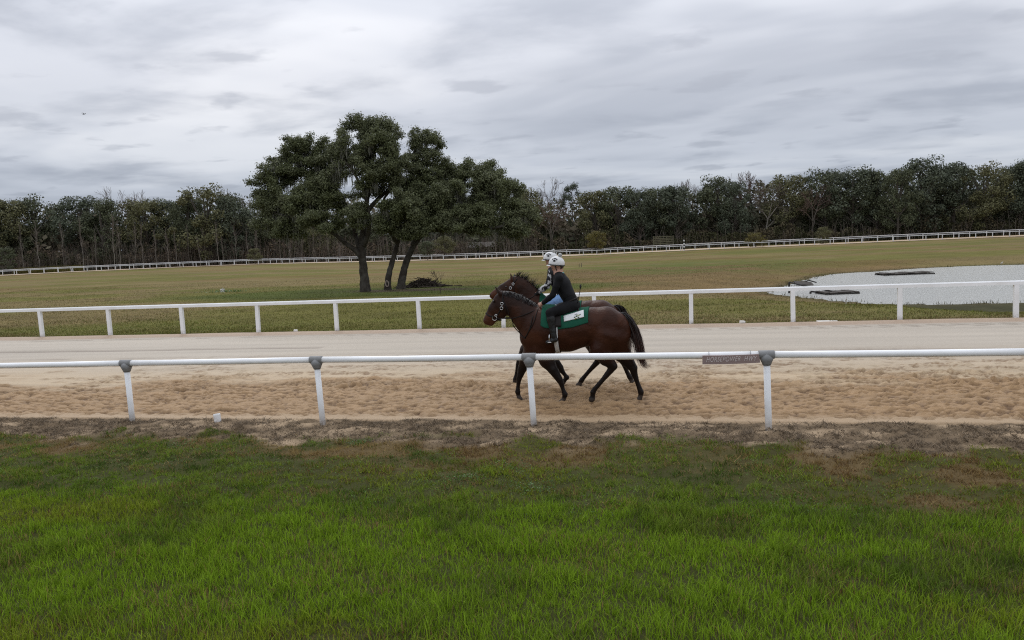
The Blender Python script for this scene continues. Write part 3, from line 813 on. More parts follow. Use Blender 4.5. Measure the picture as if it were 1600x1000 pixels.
def evergreen_proto(seed, low, n=9000, lobes=46, size=0.0135, spread=0.40):
    V, F, C = crown_mesh(seed, lobes, low, n, size, 1.0, spread)
    r = np.random.default_rng(seed + 50); b = MB()
    b.tube([(0, 0, -0.03), (0.005, 0, 0.15), (0.01, 0.005, 0.4), (0, 0, 0.8)], [0.026, 0.020, 0.014, 0.006], 7)
    for c in C[::2]:
        s0 = np.array([0.005, 0, max(0.12, c[2] * 0.55)]); mid = (s0 + c) / 2 + r.normal(0, 0.015, 3)
        b.tube([s0, mid, c], [0.011, 0.008, 0.003], 5)
    return (V, F), b


def bare_proto(seed, upright=0.5, levels=5, spread=0.55):
    r = np.random.default_rng(seed); A = []; B = []; RA = []; RB = []
    def grow(p, d, L, rad, lev):
        n = 3
        for i in range(n):
            d = d + r.normal(0, 0.12, 3); d[2] += 0.06; d /= np.linalg.norm(d)
            q = p + d * L / n; A.append(p); B.append(q); RA.append(rad * (1 - 0.25 * i / n)); RB.append(rad * (1 - 0.25 * (i + 1) / n)); p = q
            if lev < levels and i > 0 or (lev == 0 and i > 0):
                for _ in range(1 if lev == 0 else r.integers(1, 3)):
                    s = r.normal(0, 1, 3); s -= d * (s @ d); s /= np.linalg.norm(s)
                    grow(p, d * upright + s * spread, L * r.uniform(0.5, 0.72), rad * 0.52, lev + 1)
        if lev < levels:
            for _ in range(2):
                s = r.normal(0, 1, 3); s -= d * (s @ d); s /= np.linalg.norm(s)
                grow(p, d * 0.8 + s * 0.4, L * r.uniform(0.55, 0.7), rad * 0.6, lev + 1)
    grow(np.array([0, 0, -0.02]), np.array([0, 0, 1.0]), 0.40, 0.016, 0)
    A = np.array(A); B = np.array(B); h = max(B[:, 2].max(), 0.1); return A / h, B / h, np.maximum(np.array(RA), 0.0013), np.maximum(np.array(RB), 0.0011)


def proto_store(V, F, mat, name):
    o = mk(name, V, F, mat); me = o.data; bpy.data.objects.remove(o); return me
class LazyCrown:
    def __init__(s, V, F): s.V, s.F, s.me = V, F, {}
    def __getitem__(s, k):
        if k not in s.me: s.me[k] = proto_store(s.V, s.F, m_leaf[k], 'crown')
        return s.me[k]
EV = []
for i, (sd, low, sp) in enumerate([(101, 0.16, 0.40), (102, 0.22, 0.36), (103, 0.10, 0.42), (104, 0.30, 0.38), (105, 0.14, 0.34), (106, 0.2, 0.44)]):
    (V, F), b = evergreen_proto(sd, low, spread=sp)
    tme = mk('trunk', np.concatenate(b.V), b.F, m_trunk); t_me = tme.data; bpy.data.objects.remove(tme)
    EV.append((LazyCrown(V, F), t_me))
BR = []
for i, (sd, up_, mt) in enumerate([(201, 0.55, m_twig), (202, 0.5, m_twig_red), (203, 0.7, m_twig), (204, 0.45, m_twig_red)]):
    A, B, ra, rb = bare_proto(sd, up_, 4, 0.55)
    big = ra > 0.0075
    V1, F1 = edge_tubes(A[big], B[big], ra[big], rb[big], 6); V2, F2 = edge_tubes(A[~big], B[~big], ra[~big], rb[~big], 3)
    BR.append((proto_store(V1, F1, m_bark_pale if i in (0, 2) else m_trunk, 'trunk'), proto_store(V2, F2, mt, 'crown')))
# pine: bare bole, tufts at the top
r = np.random.default_rng(301); b = MB(); b.tube([(0, 0, -0.02), (0.005, 0, 0.5), (0, 0, 0.93)], [0.014, 0.010, 0.004], 7); pc = []
for i in range(22):
    z = r.uniform(0.68, 0.97); a = r.uniform(0, 6.28); L = (1.02 - z) * 0.42 + 0.04; e = np.array([L * math.cos(a), L * math.sin(a), z + 0.04])
    b.tube([(0, 0, z - 0.02), e], [0.004, 0.002], 4); pc.append(e)
pc = np.array(pc + [(0, 0, 0.98)]); k = r.integers(0, len(pc), 2600); P = pc[k] + r.normal(0, 0.022, (2600, 3))
V, F = leaf_quads(P, r.normal(0, 1, (2600, 3)), 0.010, 1, 302)
tme = mk('trunk', np.concatenate(b.V), b.F, m_trunk); PINE = (tme.data, proto_store(V, F, m_leaf[2], 'crown')); bpy.data.objects.remove(tme)


def plant(name, label, cat, group, px, dep, h, wscale, trunk, crown, rot=0.0, dz=0.0, lean=0.0):
    p = atd(px, 400, dep); z = float(terrain(p[0:1], p[1:2])[0])
    root = empty(name, (p[0], p[1], z + dz), rot); root.scale = (h * wscale, h * wscale, h); root.rotation_euler = (lean, 0, rot)
    tag(root, label, cat, group)
    for nm, me in (('trunk', trunk), ('crown', crown)):
        if me is None: continue
        o = bpy.data.objects.new(nm, me); COL.objects.link(o); o.parent = root
    return root
def height_for(px, topy, dep):
    p = atd(px, topy, dep); z = float(terrain(p[0:1], p[1:2])[0]); return p[2] - z

EVN = 'evergreen_tree'; GW = 'trees of the wood behind the far rail'
# (column, top row, depth, width factor, kind, label)
TREES = [
    (-22, 322, 214, 1.1, 'e0.0', 'dark evergreen cut by the left edge of the picture'),
    (22, 309, 218, 1.0, 'e1.1', 'olive-green evergreen with a flat top, first whole tree from the left'),
    (58, 306, 224, 1.0, 'e2.0', 'dark evergreen just right of the flat-topped one at the far left'),
    (100, 318, 232, 0.9, 'b0', 'low pale bare tree standing in the dip of the wood at far left'),
    (134, 304, 220, 1.05, 'e3.2', 'broad dark evergreen left of the tall bare crowns'),
    (163, 309, 214, 0.9, 'e4.0', 'narrow dark evergreen under the left side of the tall bare crowns'),
    (190, 290, 236, 0.95, 'b0', 'tall grey bare tree rising above the left wood, left of the pair'),
    (212, 294, 238, 0.9, 'b2', 'tall grey bare tree rising above the left wood, right of the pair'),
    (232, 310, 216, 1.0, 'e5.1', 'yellowish-green evergreen right below the pair of bare crowns'),
    (262, 309, 222, 0.95, 'e0.2', 'dark evergreen between the yellowish one and the big domed tree'),
    (325, 290, 212, 1.15, 'e2.1', 'big domed green tree standing highest left of the oaks'),
    (300, 303, 214, 0.8, 'e1.0', 'left shoulder tree of the big domed tree'),
    (366, 304, 212, 0.95, 'e4.2', 'dark evergreen between the domed tree and the oak crown'),
    (394, 293, 228, 0.8, 'b2', 'thin bare tree beside the left rim of the oak crown'),
    (430, 318, 214, 1.0, 'e3.0', 'dark evergreen half behind the left rim of the oak crown'),
    (500, 330, 214, 1.0, 'e0.1', 'evergreen seen below the oak crown left of the straight trunk'),
    (590, 330, 212, 1.0, 'e5.0', 'dark evergreen behind the gap between the oak trunks'),
    (690, 325, 214, 1.0, 'e2.2', 'dark evergreen behind the leaning oak, left of the shed'),
    (800, 305, 210, 1.0, 'e1.2', 'evergreen at the right rim of the leaning oak'),
    (832, 291, 208, 1.05, 'e4.1', 'olive evergreen, first clear tree right of the oaks'),
    (868, 278, 222, 0.85, 'b0', 'pale bare crown above the evergreens just right of the oaks'),
    (858, 310, 200, 0.9, 'b1', 'reddish bare tree below the pale bare crown right of the oaks'),
    (897, 291, 214, 0.9, 'p', 'pine with a tufted round top right of the pale bare crown'),
    (932, 296, 206, 1.0, 'e0.1', 'olive evergreen above the yellow-leaved bush'),
    (968, 289, 204, 1.05, 'e3.0', 'dark evergreen with an open top right of the yellow-leaved bush'),
    (1000, 296, 202, 0.9, 'e2.2', 'low dark evergreen left of the pasture gate'),
    (1026, 291, 204, 0.95, 'e5.0', 'dark evergreen right above the pasture gate'),
    (1058, 288, 202, 1.05, 'e1.2', 'broad evergreen behind the striped pole'),
    (1092, 279, 208, 0.85, 'b3', 'twiggy tree right of the striped pole'),
    (1121, 273, 202, 1.0, 'e4.0', 'tall evergreen halfway between the striped pole and the open bare crown'),
    (1150, 282, 198, 0.9, 'e0.2', 'dark evergreen left under the open bare crown'),
    (1176, 268, 206, 1.0, 'b3', 'open lacy bare crown, tallest in the middle of the right wood'),
    (1196, 285, 196, 0.75, 'b2', 'pale-stemmed bare tree just right of the lacy crown'),
    (1236, 271, 196, 0.95, 'e3.1', 'olive evergreen right of the lacy bare crown'),
    (1265, 290, 190, 0.9, 'b1', 'reddish bare tree in front of the right wood'),
    (1291, 263, 194, 1.0, 'e2.0', 'dark evergreen behind the reddish bare tree on the right'),
    (1332, 261, 190, 1.0, 'e5.2', 'evergreen with a side plume, above the left end of the pond'),
    (1370, 264, 188, 0.95, 'e1.0', 'smooth-topped evergreen between the side plume and the tallest tree'),
    (1440, 246, 184, 1.12, 'e4.2', 'tallest broad evergreen of the right wood, above the pond raft'),
    (1402, 262, 180, 0.8, 'e0.0', 'left shoulder tree of the tallest evergreen on the right'),
    (1490, 252, 184, 1.0, 'e3.2', 'dark evergreen right of the tallest one'),
    (1535, 256, 180, 1.05, 'e2.1', 'olive-tinged evergreen, second from the right edge'),
    (1580, 258, 184, 1.0, 'e0.0', 'dark evergreen nearly at the right edge'),
    (1606, 246, 178, 1.0, 'e1.2', 'tall evergreen cut by the right edge of the picture'),
    (1680, 250, 178, 1.1, 'e5.0', 'dark evergreen beyond the right edge of the picture'),
    (-90, 315, 214, 1.1, 'e3.1', 'olive evergreen beyond the left edge of the picture'),
]
for i, (px, ty, dep, wf, kd, lab) in enumerate(TREES):
    h = height_for(px, ty, dep); rot = (i * 2.399) % 6.283
    if kd[0] == 'e':
        me = EV[int(kd[1])]; plant('evergreen_tree', lab, 'tree', GW, px, dep, h, wf * 0.95, me[1], me[0][int(kd[3])], rot)
    elif kd[0] == 'b': me = BR[int(kd[1])]; plant('bare_tree', lab, 'tree', GW, px, dep, h, wf, me[0], me[1], rot)
    else: plant('pine_tree', lab, 'tree', GW, px, dep, h, wf, PINE[0], PINE[1], rot)

# dense wood behind and between them: one mass nobody could count
prof_x = [-500, 0, 40, 100, 140, 250, 330, 410, 500, 800, 870, 960, 1060, 1120, 1230, 1330, 1440, 1520, 1600, 2200]
prof_y = [345, 325, 322, 335, 318, 322, 308, 318, 318, 318, 312, 308, 302, 295, 288, 279, 266, 268, 264, 250]
r = np.random.default_rng(400); n = 85000
px = r.uniform(-350, 1950, n); dep = r.uniform(0, 45, n) ** 1.0 + np.interp(px, [0, 400, 800, 1200, 1600], [214, 216, 208, 196, 183])
topd = np.interp(px, prof_x, prof_y) + (fbm(px * 0.045, px * 0 + 2, 4, 91) - 0.5) * 34
D = ray(0, 0)
P = CAM + (FW[None] + ((px - 800) / F_PX)[:, None] * RT[None] - ((topd - 500) / F_PX)[:, None] * UP[None]) * dep[:, None]
zg = terrain(P[:, 0], P[:, 1]); hh = P[:, 2] - zg
P[:, 2] = zg + hh * (1 - r.uniform(0, 1, n) ** 1.0) + r.normal(0, 0.3, n)
clump = fbm(px * 0.05 + dep * 0.4, P[:, 2] * 0.25 + dep * 0.3, 3, 92); kp = (clump > 0.40) | (P[:, 2] - zg < hh * 0.6); P = P[kp]
lowf = sstep(0.75, 0.5, (P[:, 2] - zg[kp]) / hh[kp])
V, F = leaf_quads(P, r.normal(0, 1, P.shape) + np.array([0, -0.5, 0.6]), 0.52 + 0.5 * lowf, 0.5, 401)
tn_ = fbm(P[:, 0] * 0.06 + 3, P[:, 2] * 0.2 + P[:, 1] * 0.05, 3, 95); wc = lerp(np.array([0.075, 0.080, 0.048]), np.array([0.142, 0.118, 0.084]), (sstep(0.45, 0.65, tn_) * (0.9 - 0.6 * sstep(900, 1300, px[kp])))[:, None])
m_wood = pmat('woodland_leaves', attr=True, rough=0.8, island=0.45, spec=0.05, trans=0.1)
wood = mk('woodland', V, F, m_wood, col=np.repeat(wc, 4, 0)); tag(wood, 'dense dark woodland filling in behind the far rail', 'woodland', kind='stuff')

ORD = 'first second third fourth fifth sixth seventh eighth ninth tenth eleventh twelfth thirteenth fourteenth fifteenth sixteenth seventeenth eighteenth nineteenth twentieth twenty-first twenty-second twenty-third twenty-fourth twenty-fifth'.split()
SL = []
for sd in (211, 212, 213):
    q = np.random.default_rng(sd); b = MB(); c_ = MB(); pth = np.stack([np.cumsum(q.normal(0, 0.014, 9)), np.cumsum(q.normal(0, 0.014, 9)), np.linspace(-0.02, 1, 9)], 1)
    b.tube(pth, np.linspace(0.0085, 0.002, 9), 6)
    for k in range(26):
        u = q.uniform(0.3, 0.98); p0 = np.array([np.interp(u, pth[:, 2], pth[:, j]) for j in range(3)]); a = q.uniform(0, 6.28); L = 0.20 * (1.1 - u) * q.uniform(0.5, 1.3) + 0.02
        p1 = p0 + L * np.array([0.5 * math.cos(a), 0.5 * math.sin(a), 0.9]); c_.tube([p0, (p0 + p1) / 2 + q.normal(0, 0.006, 3), p1], [0.0035, 0.0026, 0.0015], 3, caps=False)
        for _ in range(2): d = q.normal(0, 0.04, 3); d[2] = abs(d[2]); c_.tube([lerp(p0, p1, q.uniform(0.4, 0.9)), p1 + d], [0.0022, 0.0013], 3, caps=False)
    o1 = mk('trunk', np.concatenate(b.V), b.F, m_bark_pale); o2 = mk('crown', np.concatenate(c_.V), c_.F, m_twig); SL.append((o1.data, o2.data)); bpy.data.objects.remove(o1); bpy.data.objects.remove(o2)
# pale slim stems at the wood edge, left half: each a sapling
sap = [(36, 352), (61, 345), (97, 350), (129, 342), (150, 356), (176, 338), (186, 346), (212, 344), (223, 352), (243, 360), (262, 356), (277, 362), (296, 352), (312, 364), (322, 358), (342, 348), (349, 362), (369, 356), (388, 362), (402, 352), (437, 365), (452, 362), (472, 358), (490, 366), (512, 362)]
for i, (px_, ty) in enumerate(sap):
    d_ = 203 + (i * 7 % 5); me = SL[i % 3]
    plant('slim_sapling', f'{ORD[i]} pale slim leafless sapling from the left along the wood edge', 'sapling', 'pale saplings at the wood edge', px_, d_, height_for(px_, ty, d_), 0.55 + 0.25 * ((i * 3) % 4) / 3, me[0], me[1], i * 1.7)

# scrub along the foot of the wood
n = 70000; px = r.uniform(-350, 1950, n); dep = r.uniform(0, 9, n) + np.interp(px, [0, 400, 800, 1200, 1600], [206, 209, 200, 186, 174])
Q = CAM + (FW[None] + ((px - 800) / F_PX)[:, None] * RT[None] - ((400 - 500) / F_PX) * UP[None]) * dep[:, None]
hb = 1.8 + 7.5 * fbm(px * 0.03, px * 0 + 5, 4, 93) ** 1.5 * (1.15 - 0.35 * sstep(700, 1300, px))
Q[:, 2] = terrain(Q[:, 0], Q[:, 1]) + hb * r.uniform(0, 1, n) ** 1.1
V, F = leaf_quads(Q, r.normal(0, 1, Q.shape), 0.24, 0.8, 402)
tone = fbm(px * 0.06, Q[:, 2] * 0.4, 3, 94); sc_ = lerp(np.array([0.045, 0.045, 0.022]), np.array([0.125, 0.096, 0.066]), sstep(0.42, 0.62, tone)[:, None] * (1 - 0.6 * sstep(600, 1300, px))[:, None])
m_scrub = pmat('scrub', attr=True, rough=0.8, island=0.45, spec=0.05)
scrub = mk('undergrowth', V, F, m_scrub, col=np.repeat(sc_, 4, 0)); tag(scrub, 'brown and green scrub along the foot of the wood', 'undergrowth', kind='stuff')
# thicket of thin bare stems and twigs, thickest left of the oaks
n = 4200; px = np.concatenate([r.uniform(-300, 840, 3450), r.uniform(840, 1900, 750)]); dep = r.uniform(-3, 10, n) + np.interp(px, [0, 400, 800, 1200, 1600], [206, 209, 200, 187, 175])
Q = CAM + (FW[None] + ((px - 800) / F_PX)[:, None] * RT[None] - ((400 - 500) / F_PX) * UP[None]) * dep[:, None]; Q[:, 2] = terrain(Q[:, 0], Q[:, 1])
hs = r.uniform(2.0, 7.5, n) * (1 - 0.25 * sstep(800, 1300, px)); d1 = r.normal(0, 0.10, (n, 3)); d1[:, 2] = 1; T1 = Q + d1 * (hs * 0.6)[:, None]; d2 = d1 + r.normal(0, 0.12, (n, 3)); T2 = T1 + d2 * (hs * 0.4)[:, None]
A_ = [Q, T1]; B_ = [T1, T2]; rw = r.uniform(0.018, 0.055, n); ra_ = [rw, rw * 0.7]; rb_ = [rw * 0.7, rw * 0.25]
for k in range(4):
    u = r.uniform(0.2, 1, (n, 1)); s0 = lerp(T1, T2, u) if k % 2 else lerp(Q, T1, 0.4 + 0.6 * u); dd = r.normal(0, 0.5, (n, 3)); dd[:, 2] = np.abs(dd[:, 2]) + 0.4; A_.append(s0); B_.append(s0 + dd * r.uniform(0.5, 1.5, (n, 1))); ra_.append(rw * 0.45); rb_.append(rw * 0.2)
V, F = edge_tubes(np.concatenate(A_), np.concatenate(B_), np.concatenate(ra_), np.concatenate(rb_), 3)
tc_ = lerp(np.array([0.10, 0.075, 0.06]), np.array([0.22, 0.195, 0.165]), r.uniform(0, 1, (n, 1)) ** 1.5); m_thick = pmat('thicket_twigs', attr=True, rough=0.9, spec=0.05)
th = mk('thicket', V, F, m_thick, col=np.repeat(np.tile(tc_, (6, 1)), 6, 0)); tag(th, 'thicket of thin bare grey-brown stems along the wood edge', 'thicket', kind='stuff')

BUSH = [(2, 384, 196, 1.15, 'e5.0', 'dark green rounded bush at the left edge, in front of the wood'), (934, 358, 184, 1.3, 'e1.3', 'bush with yellowing leaves behind the far rail, right of the riders'),
        (1181, 361, 171, 1.75, 'e2.3', 'low spreading yellowish bush behind the far rail, left of the pond'), (1286, 352, 168, 1.2, 'e4.1', 'light green bush behind the far rail above the left end of the pond'),
        (398, 386, 200, 1.2, 'e0.1', 'small fresh green bush behind the far rail, left of the oaks'), (694, 366, 194, 1.3, 'e3.1', 'rounded green bush behind the far rail, left of the shed'), (668, 374, 192, 1.2, 'e1.0', 'dark bush beside the leaning oak trunk, behind the far rail')]
for i, (px_, ty, d_, wf, kd, lab) in enumerate(BUSH):
    me = EV[int(kd[1])]; plant('bush', lab, 'bush', None, px_, d_, height_for(px_, ty, d_), wf, me[1], me[0][int(kd[3])], i * 1.1, dz=-0.25)
# ------------------------------------------------------------------ grass
def blades(P, h, wd, lean, col_, r, seg=True):
    n = len(P); a = r.uniform(0, 2 * np.pi, n); b = r.uniform(0, 2 * np.pi, n)
    dx = np.stack([np.cos(a), np.sin(a), np.zeros(n)], 1) * (wd / 2)[:, None]
    ld = np.stack([np.cos(b), np.sin(b), np.zeros(n)], 1) * (h * lean)[:, None]
    up = np.zeros((n, 3)); up[:, 2] = h * np.sqrt(np.maximum(0.05, 1 - np.minimum(lean, 0.97) ** 2))
    m = P + up * 0.6 + ld * 0.35; tip = P + up + ld
    if seg:
        V = np.stack([P - dx, P + dx, m - dx * 0.8, m + dx * 0.8, tip], 1).reshape(-1, 3); i = np.arange(n) * 5
        F = [np.stack([i, i + 1, i + 3, i + 2], 1), np.stack([i + 2, i + 3, i + 4], 1)]; k = 5
    else:
        V = np.stack([P - dx, P + dx, tip], 1).reshape(-1, 3); i = np.arange(n) * 3; F = [np.stack([i, i + 1, i + 2], 1)]; k = 3
    return V, F, np.repeat(col_, k, 0)


m_grass = pmat('grass_blades', attr=True, rough=0.55, island=0.4, spec=0.10, trans=0.3)
r = np.random.default_rng(500)
n = 640000
x = r.uniform(-14.5, 7.5, n); y = 3.4 + (11.35 - 3.4) * r.uniform(0, 1, n) ** 0.92
q = np.stack([x, y, np.zeros(n)], 1); u_, v_, zz = pix(q)
ok = (u_ > -260) & (u_ < 1860) & (v_ < 1130); x, y = x[ok], y[ok]
g, b_, t_ = verge_mix(x, y); n = len(x)
big = fbm(x * 0.8, y * 1.1, 4, 44); fine = fbm(x * 3.2, y * 3.2, 3, 45); yel = fbm(x * 0.45 + 9, y * 0.7, 3, 46); deep = fbm(x * 1.9, y * 2.3, 3, 47)
lush = sstep(8.9, 6.8, y + (big - 0.5) * 2.2)
pk = g * (0.62 + 0.38 * lush) + b_ * 0.66 + t_ * (0.45 + 0.75 * sstep(0.42, 0.55, fine))
sel = r.uniform(0, 1, n) < pk * (0.75 + 0.5 * fine) * lerp(0.25 + 1.1 * sstep(0.36, 0.60, fbm(x * 7.5, y * 7.5, 2, 54)), 1.0, lush * 0.6)
x, y, g, b_, t_, big, fine, yel, deep, lush = [a[sel] for a in (x, y, g, b_, t_, big, fine, yel, deep, lush)]; n = len(x)
u3 = r.uniform(0, 1, n); dead = (u3 > g / (g + b_ + t_ + 1e-6)); strawy = dead & (r.uniform(0, 1, n) < 0.5 * t_ + 0.12)
dead = dead | (r.uniform(0, 1, n) < 0.04 + lerp(0.5, 0.22, lush) * sstep(0.52, 0.74, fbm(x * 1.7 + 7, y * 2.3, 4, 50, 0.6)))
tuf = sstep(0.55, 0.75, fbm(x * 4.5, y * 4.5, 2, 49)); ht = lerp(0.050, 0.084, lush) * (0.5 + 0.9 * r.uniform(0, 1, n)) * (0.55 + 0.8 * deep) * (1 + 0.75 * tuf)
ht = np.where(dead, ht * 0.75 + 0.01, ht); ht = np.where(strawy, 0.05 + 0.06 * r.uniform(0, 1, n), ht)
lean = np.clip(r.uniform(0.15, 0.8, n) + (1 - lush) * 0.15, 0, 0.95); lean = np.where(strawy | (t_ > 0.5), 0.80 + 0.18 * r.uniform(0, 1, n), lean)
wd = lerp(0.0055, 0.0062, lush) * r.uniform(0.6, 1.4, n)
bright = np.array([0.172, 0.272, 0.016]); mid = np.array([0.132, 0.185, 0.022]); dk = np.array([0.062, 0.098, 0.015]); yl = np.array([0.205, 0.225, 0.020]); br = np.array([0.235, 0.168, 0.064]); gy = np.array([0.235, 0.178, 0.118]); rd_ = np.array([0.115, 0.062, 0.026])
c = lerp(lerp(dk, mid, sstep(0.36, 0.58, deep)[:, None]), bright, (sstep(0.40, 0.62, big * 0.5 + lush * 0.28 + fine * 0.15))[:, None])
c = lerp(c, yl, (sstep(0.50, 0.68, yel) * 0.55)[:, None])
c = np.where(dead[:, None], lerp(br, rd_, (r.uniform(0, 1, n) * sstep(0.4, 0.6, yel))[:, None]), c)
c = np.where((dead & (t_ > 0.35))[:, None], lerp(np.array([0.085, 0.064, 0.043]), gy * 1.1, r.uniform(0, 1, (n, 1)) ** 1.5), c)
P = np.stack([x, y, terrain(x, y) - 0.004], 1)
tall = (lush > 0.45) & ~strawy
Va, Fa, Ca = blades(P[tall], ht[tall], wd[tall], lean[tall], c[tall], r); Vb, Fb, Cb = blades(P[~tall], ht[~tall], wd[~tall] * 1.9, lean[~tall], c[~tall], r, False)
gr = mk('grass', np.concatenate([Va, Vb]), Fa + [Fb[0] + len(Va)], m_grass, col=np.concatenate([Ca, Cb])); tag(gr, 'green to browned grass on the near verge', 'grass', kind='stuff')

# creeping broad-leaved weeds between the short grass
n = 42000; x = r.uniform(-14, 7, n); y = r.uniform(7.2, 10.6, n); g, b_, t_ = verge_mix(x, y); cl2 = fbm(x * 2.4, y * 3.0, 3, 52)
kp = (r.uniform(0, 1, n) < (1 - t_) * sstep(0.42, 0.62, cl2)); x, y, g = x[kp], y[kp], g[kp]; n = len(x)
P = np.stack([x, y, terrain(x, y) + r.uniform(0.005, 0.05, n)], 1); V, F = leaf_quads(P, np.tile([0, -0.3, 1.0], (n, 1)), 0.0085, 0.6, 53, 0.75)
cw = lerp(np.array([0.15, 0.085, 0.035]), np.array([0.085, 0.150, 0.035]), sstep(0.25, 0.6, g + r.normal(0, 0.2, n))[:, None]) * r.uniform(0.6, 1.3, (n, 1))
gc = mk('ground_cover', V, F, m_grass, col=np.repeat(cw, 4, 0)); tag(gc, 'small creeping weeds among the short verge grass', 'weeds', kind='stuff')

# short mown turf of the infield, near the rail and round the oaks
n = 200000
y = 24.15 + 46 * r.uniform(0, 1, n) ** 1.7; x = r.uniform(-1, 1, n) * (y * 0.78 + 3) - y * 0.20
q = np.stack([x, y, np.zeros(n)], 1)
sd = shore_dist(x, y); kp = (sd > 0.5) & (marshy(x, y) < 0.5); x, y = x[kp], y[kp]; n = len(x)
c = turf_colour(x, y) * r.uniform(0.75, 1.5, (n, 1)); wv = r.uniform(0, 1, n)
c = np.where((wv < 0.22)[:, None], c * np.array([0.75, 1.1, 0.7]), c)
P = np.stack([x, y, terrain(x, y) - 0.004], 1); tuft = sstep(0.52, 0.7, fbm(x * 0.9, y * 1.3, 3, 48))
V, F, C = blades(P, (0.03 + 0.035 * r.uniform(0, 1, n)) * (1 + 0.8 * tuft), 0.018 + 0.016 * r.uniform(0, 1, n), r.uniform(0.3, 0.9, n), c, r, False)
g2 = mk('grass', V, F, m_grass, col=C); tag(g2, 'short olive and tan turf of the infield', 'grass', kind='stuff')

# dark sedge along the waterline
n = 26000; x = r.uniform(2, 30, n); y = r.uniform(29, 68, n); sd = shore_dist(x, y) + (fbm(x * 0.9, y * 0.9, 3, 9) - 0.5) * 0.9; kp = (sd > -0.25) & (sd < 0.75) & (r.uniform(0, 1, n) < 0.8); x, y = x[kp], y[kp]; n = len(x)
P = np.stack([x, y, np.maximum(terrain(x, y), POND_Z) - 0.01], 1); V, F, C = blades(P, 0.07 + 0.16 * r.uniform(0, 1, n) ** 2, np.full(n, 0.03), r.uniform(0.1, 0.7, n), lerp(np.array([0.035, 0.040, 0.014]), np.array([0.095, 0.080, 0.032]), r.uniform(0, 1, (n, 1))), r, False)
g4 = mk('sedge', V, F, m_grass, col=C); tag(g4, 'dark sedge fringing the pond', 'sedge', kind='stuff')

# rough grass in front of the wood at the far left
n = 9000; px = r.uniform(20, 130, n); dp = r.uniform(198, 206, n)
Q = CAM + (FW[None] + ((px - 800) / F_PX)[:, None] * RT[None] - ((420 - 500) / F_PX) * UP[None]) * dp[:, None]; Q[:, 2] = terrain(Q[:, 0], Q[:, 1])
V, F, C = blades(Q, r.uniform(0.5, 1.9, n), np.full(n, 0.10), r.uniform(0.05, 0.5, n), lerp(np.array([0.115, 0.115, 0.025]), np.array([0.14, 0.10, 0.04]), r.uniform(0, 1, (n, 1))), r, False)
g3 = mk('tall_grass', V, F, m_grass, col=C); tag(g3, 'yellow-green tall grass at the wood edge, far left', 'grass', kind='stuff')

# low leafy weeds in the verge: rosettes of round leaves
m_weed = pmat('weed_leaves', (0.060, 0.125, 0.018), rough=0.45, island=0.3, spec=0.3, trans=0.25)
for px_, py_, rad_, lab in [(800, 735, 0.26, 'bright green clover weed patch in the verge below the third post'), (727, 752, 0.20, 'bright green weed patch left of the larger clover patch'), (836, 765, 0.2, 'dark green weed patch below the clover patch in the verge'), (560, 695, 0.16, 'small green weed tuft at the thatch edge below the second post'), (282, 696, 0.2, 'green weed tuft at the thatch edge below the pipe stub')]:
    c0 = gnd(px_, py_); k = 260; a = r.uniform(0, 6.28, k); d = rad_ * r.uniform(0, 1, k) ** 0.6
    P = np.stack([c0[0] + d * np.cos(a) * 1.4, c0[1] + d * np.sin(a), np.zeros(k)], 1); P[:, 2] = terrain(P[:, 0], P[:, 1]) + r.uniform(0.0, 0.06, k)
    V, F = leaf_quads(P - c0, np.tile([0, -0.2, 1.0], (k, 1)), 0.011, 0.8, int(px_), 0.6)
    st = MB()
    root = mk('weed_patch', V, F, m_weed); root.location = [float(v) for v in c0]; tag(root, lab, 'weed', kind='stuff')
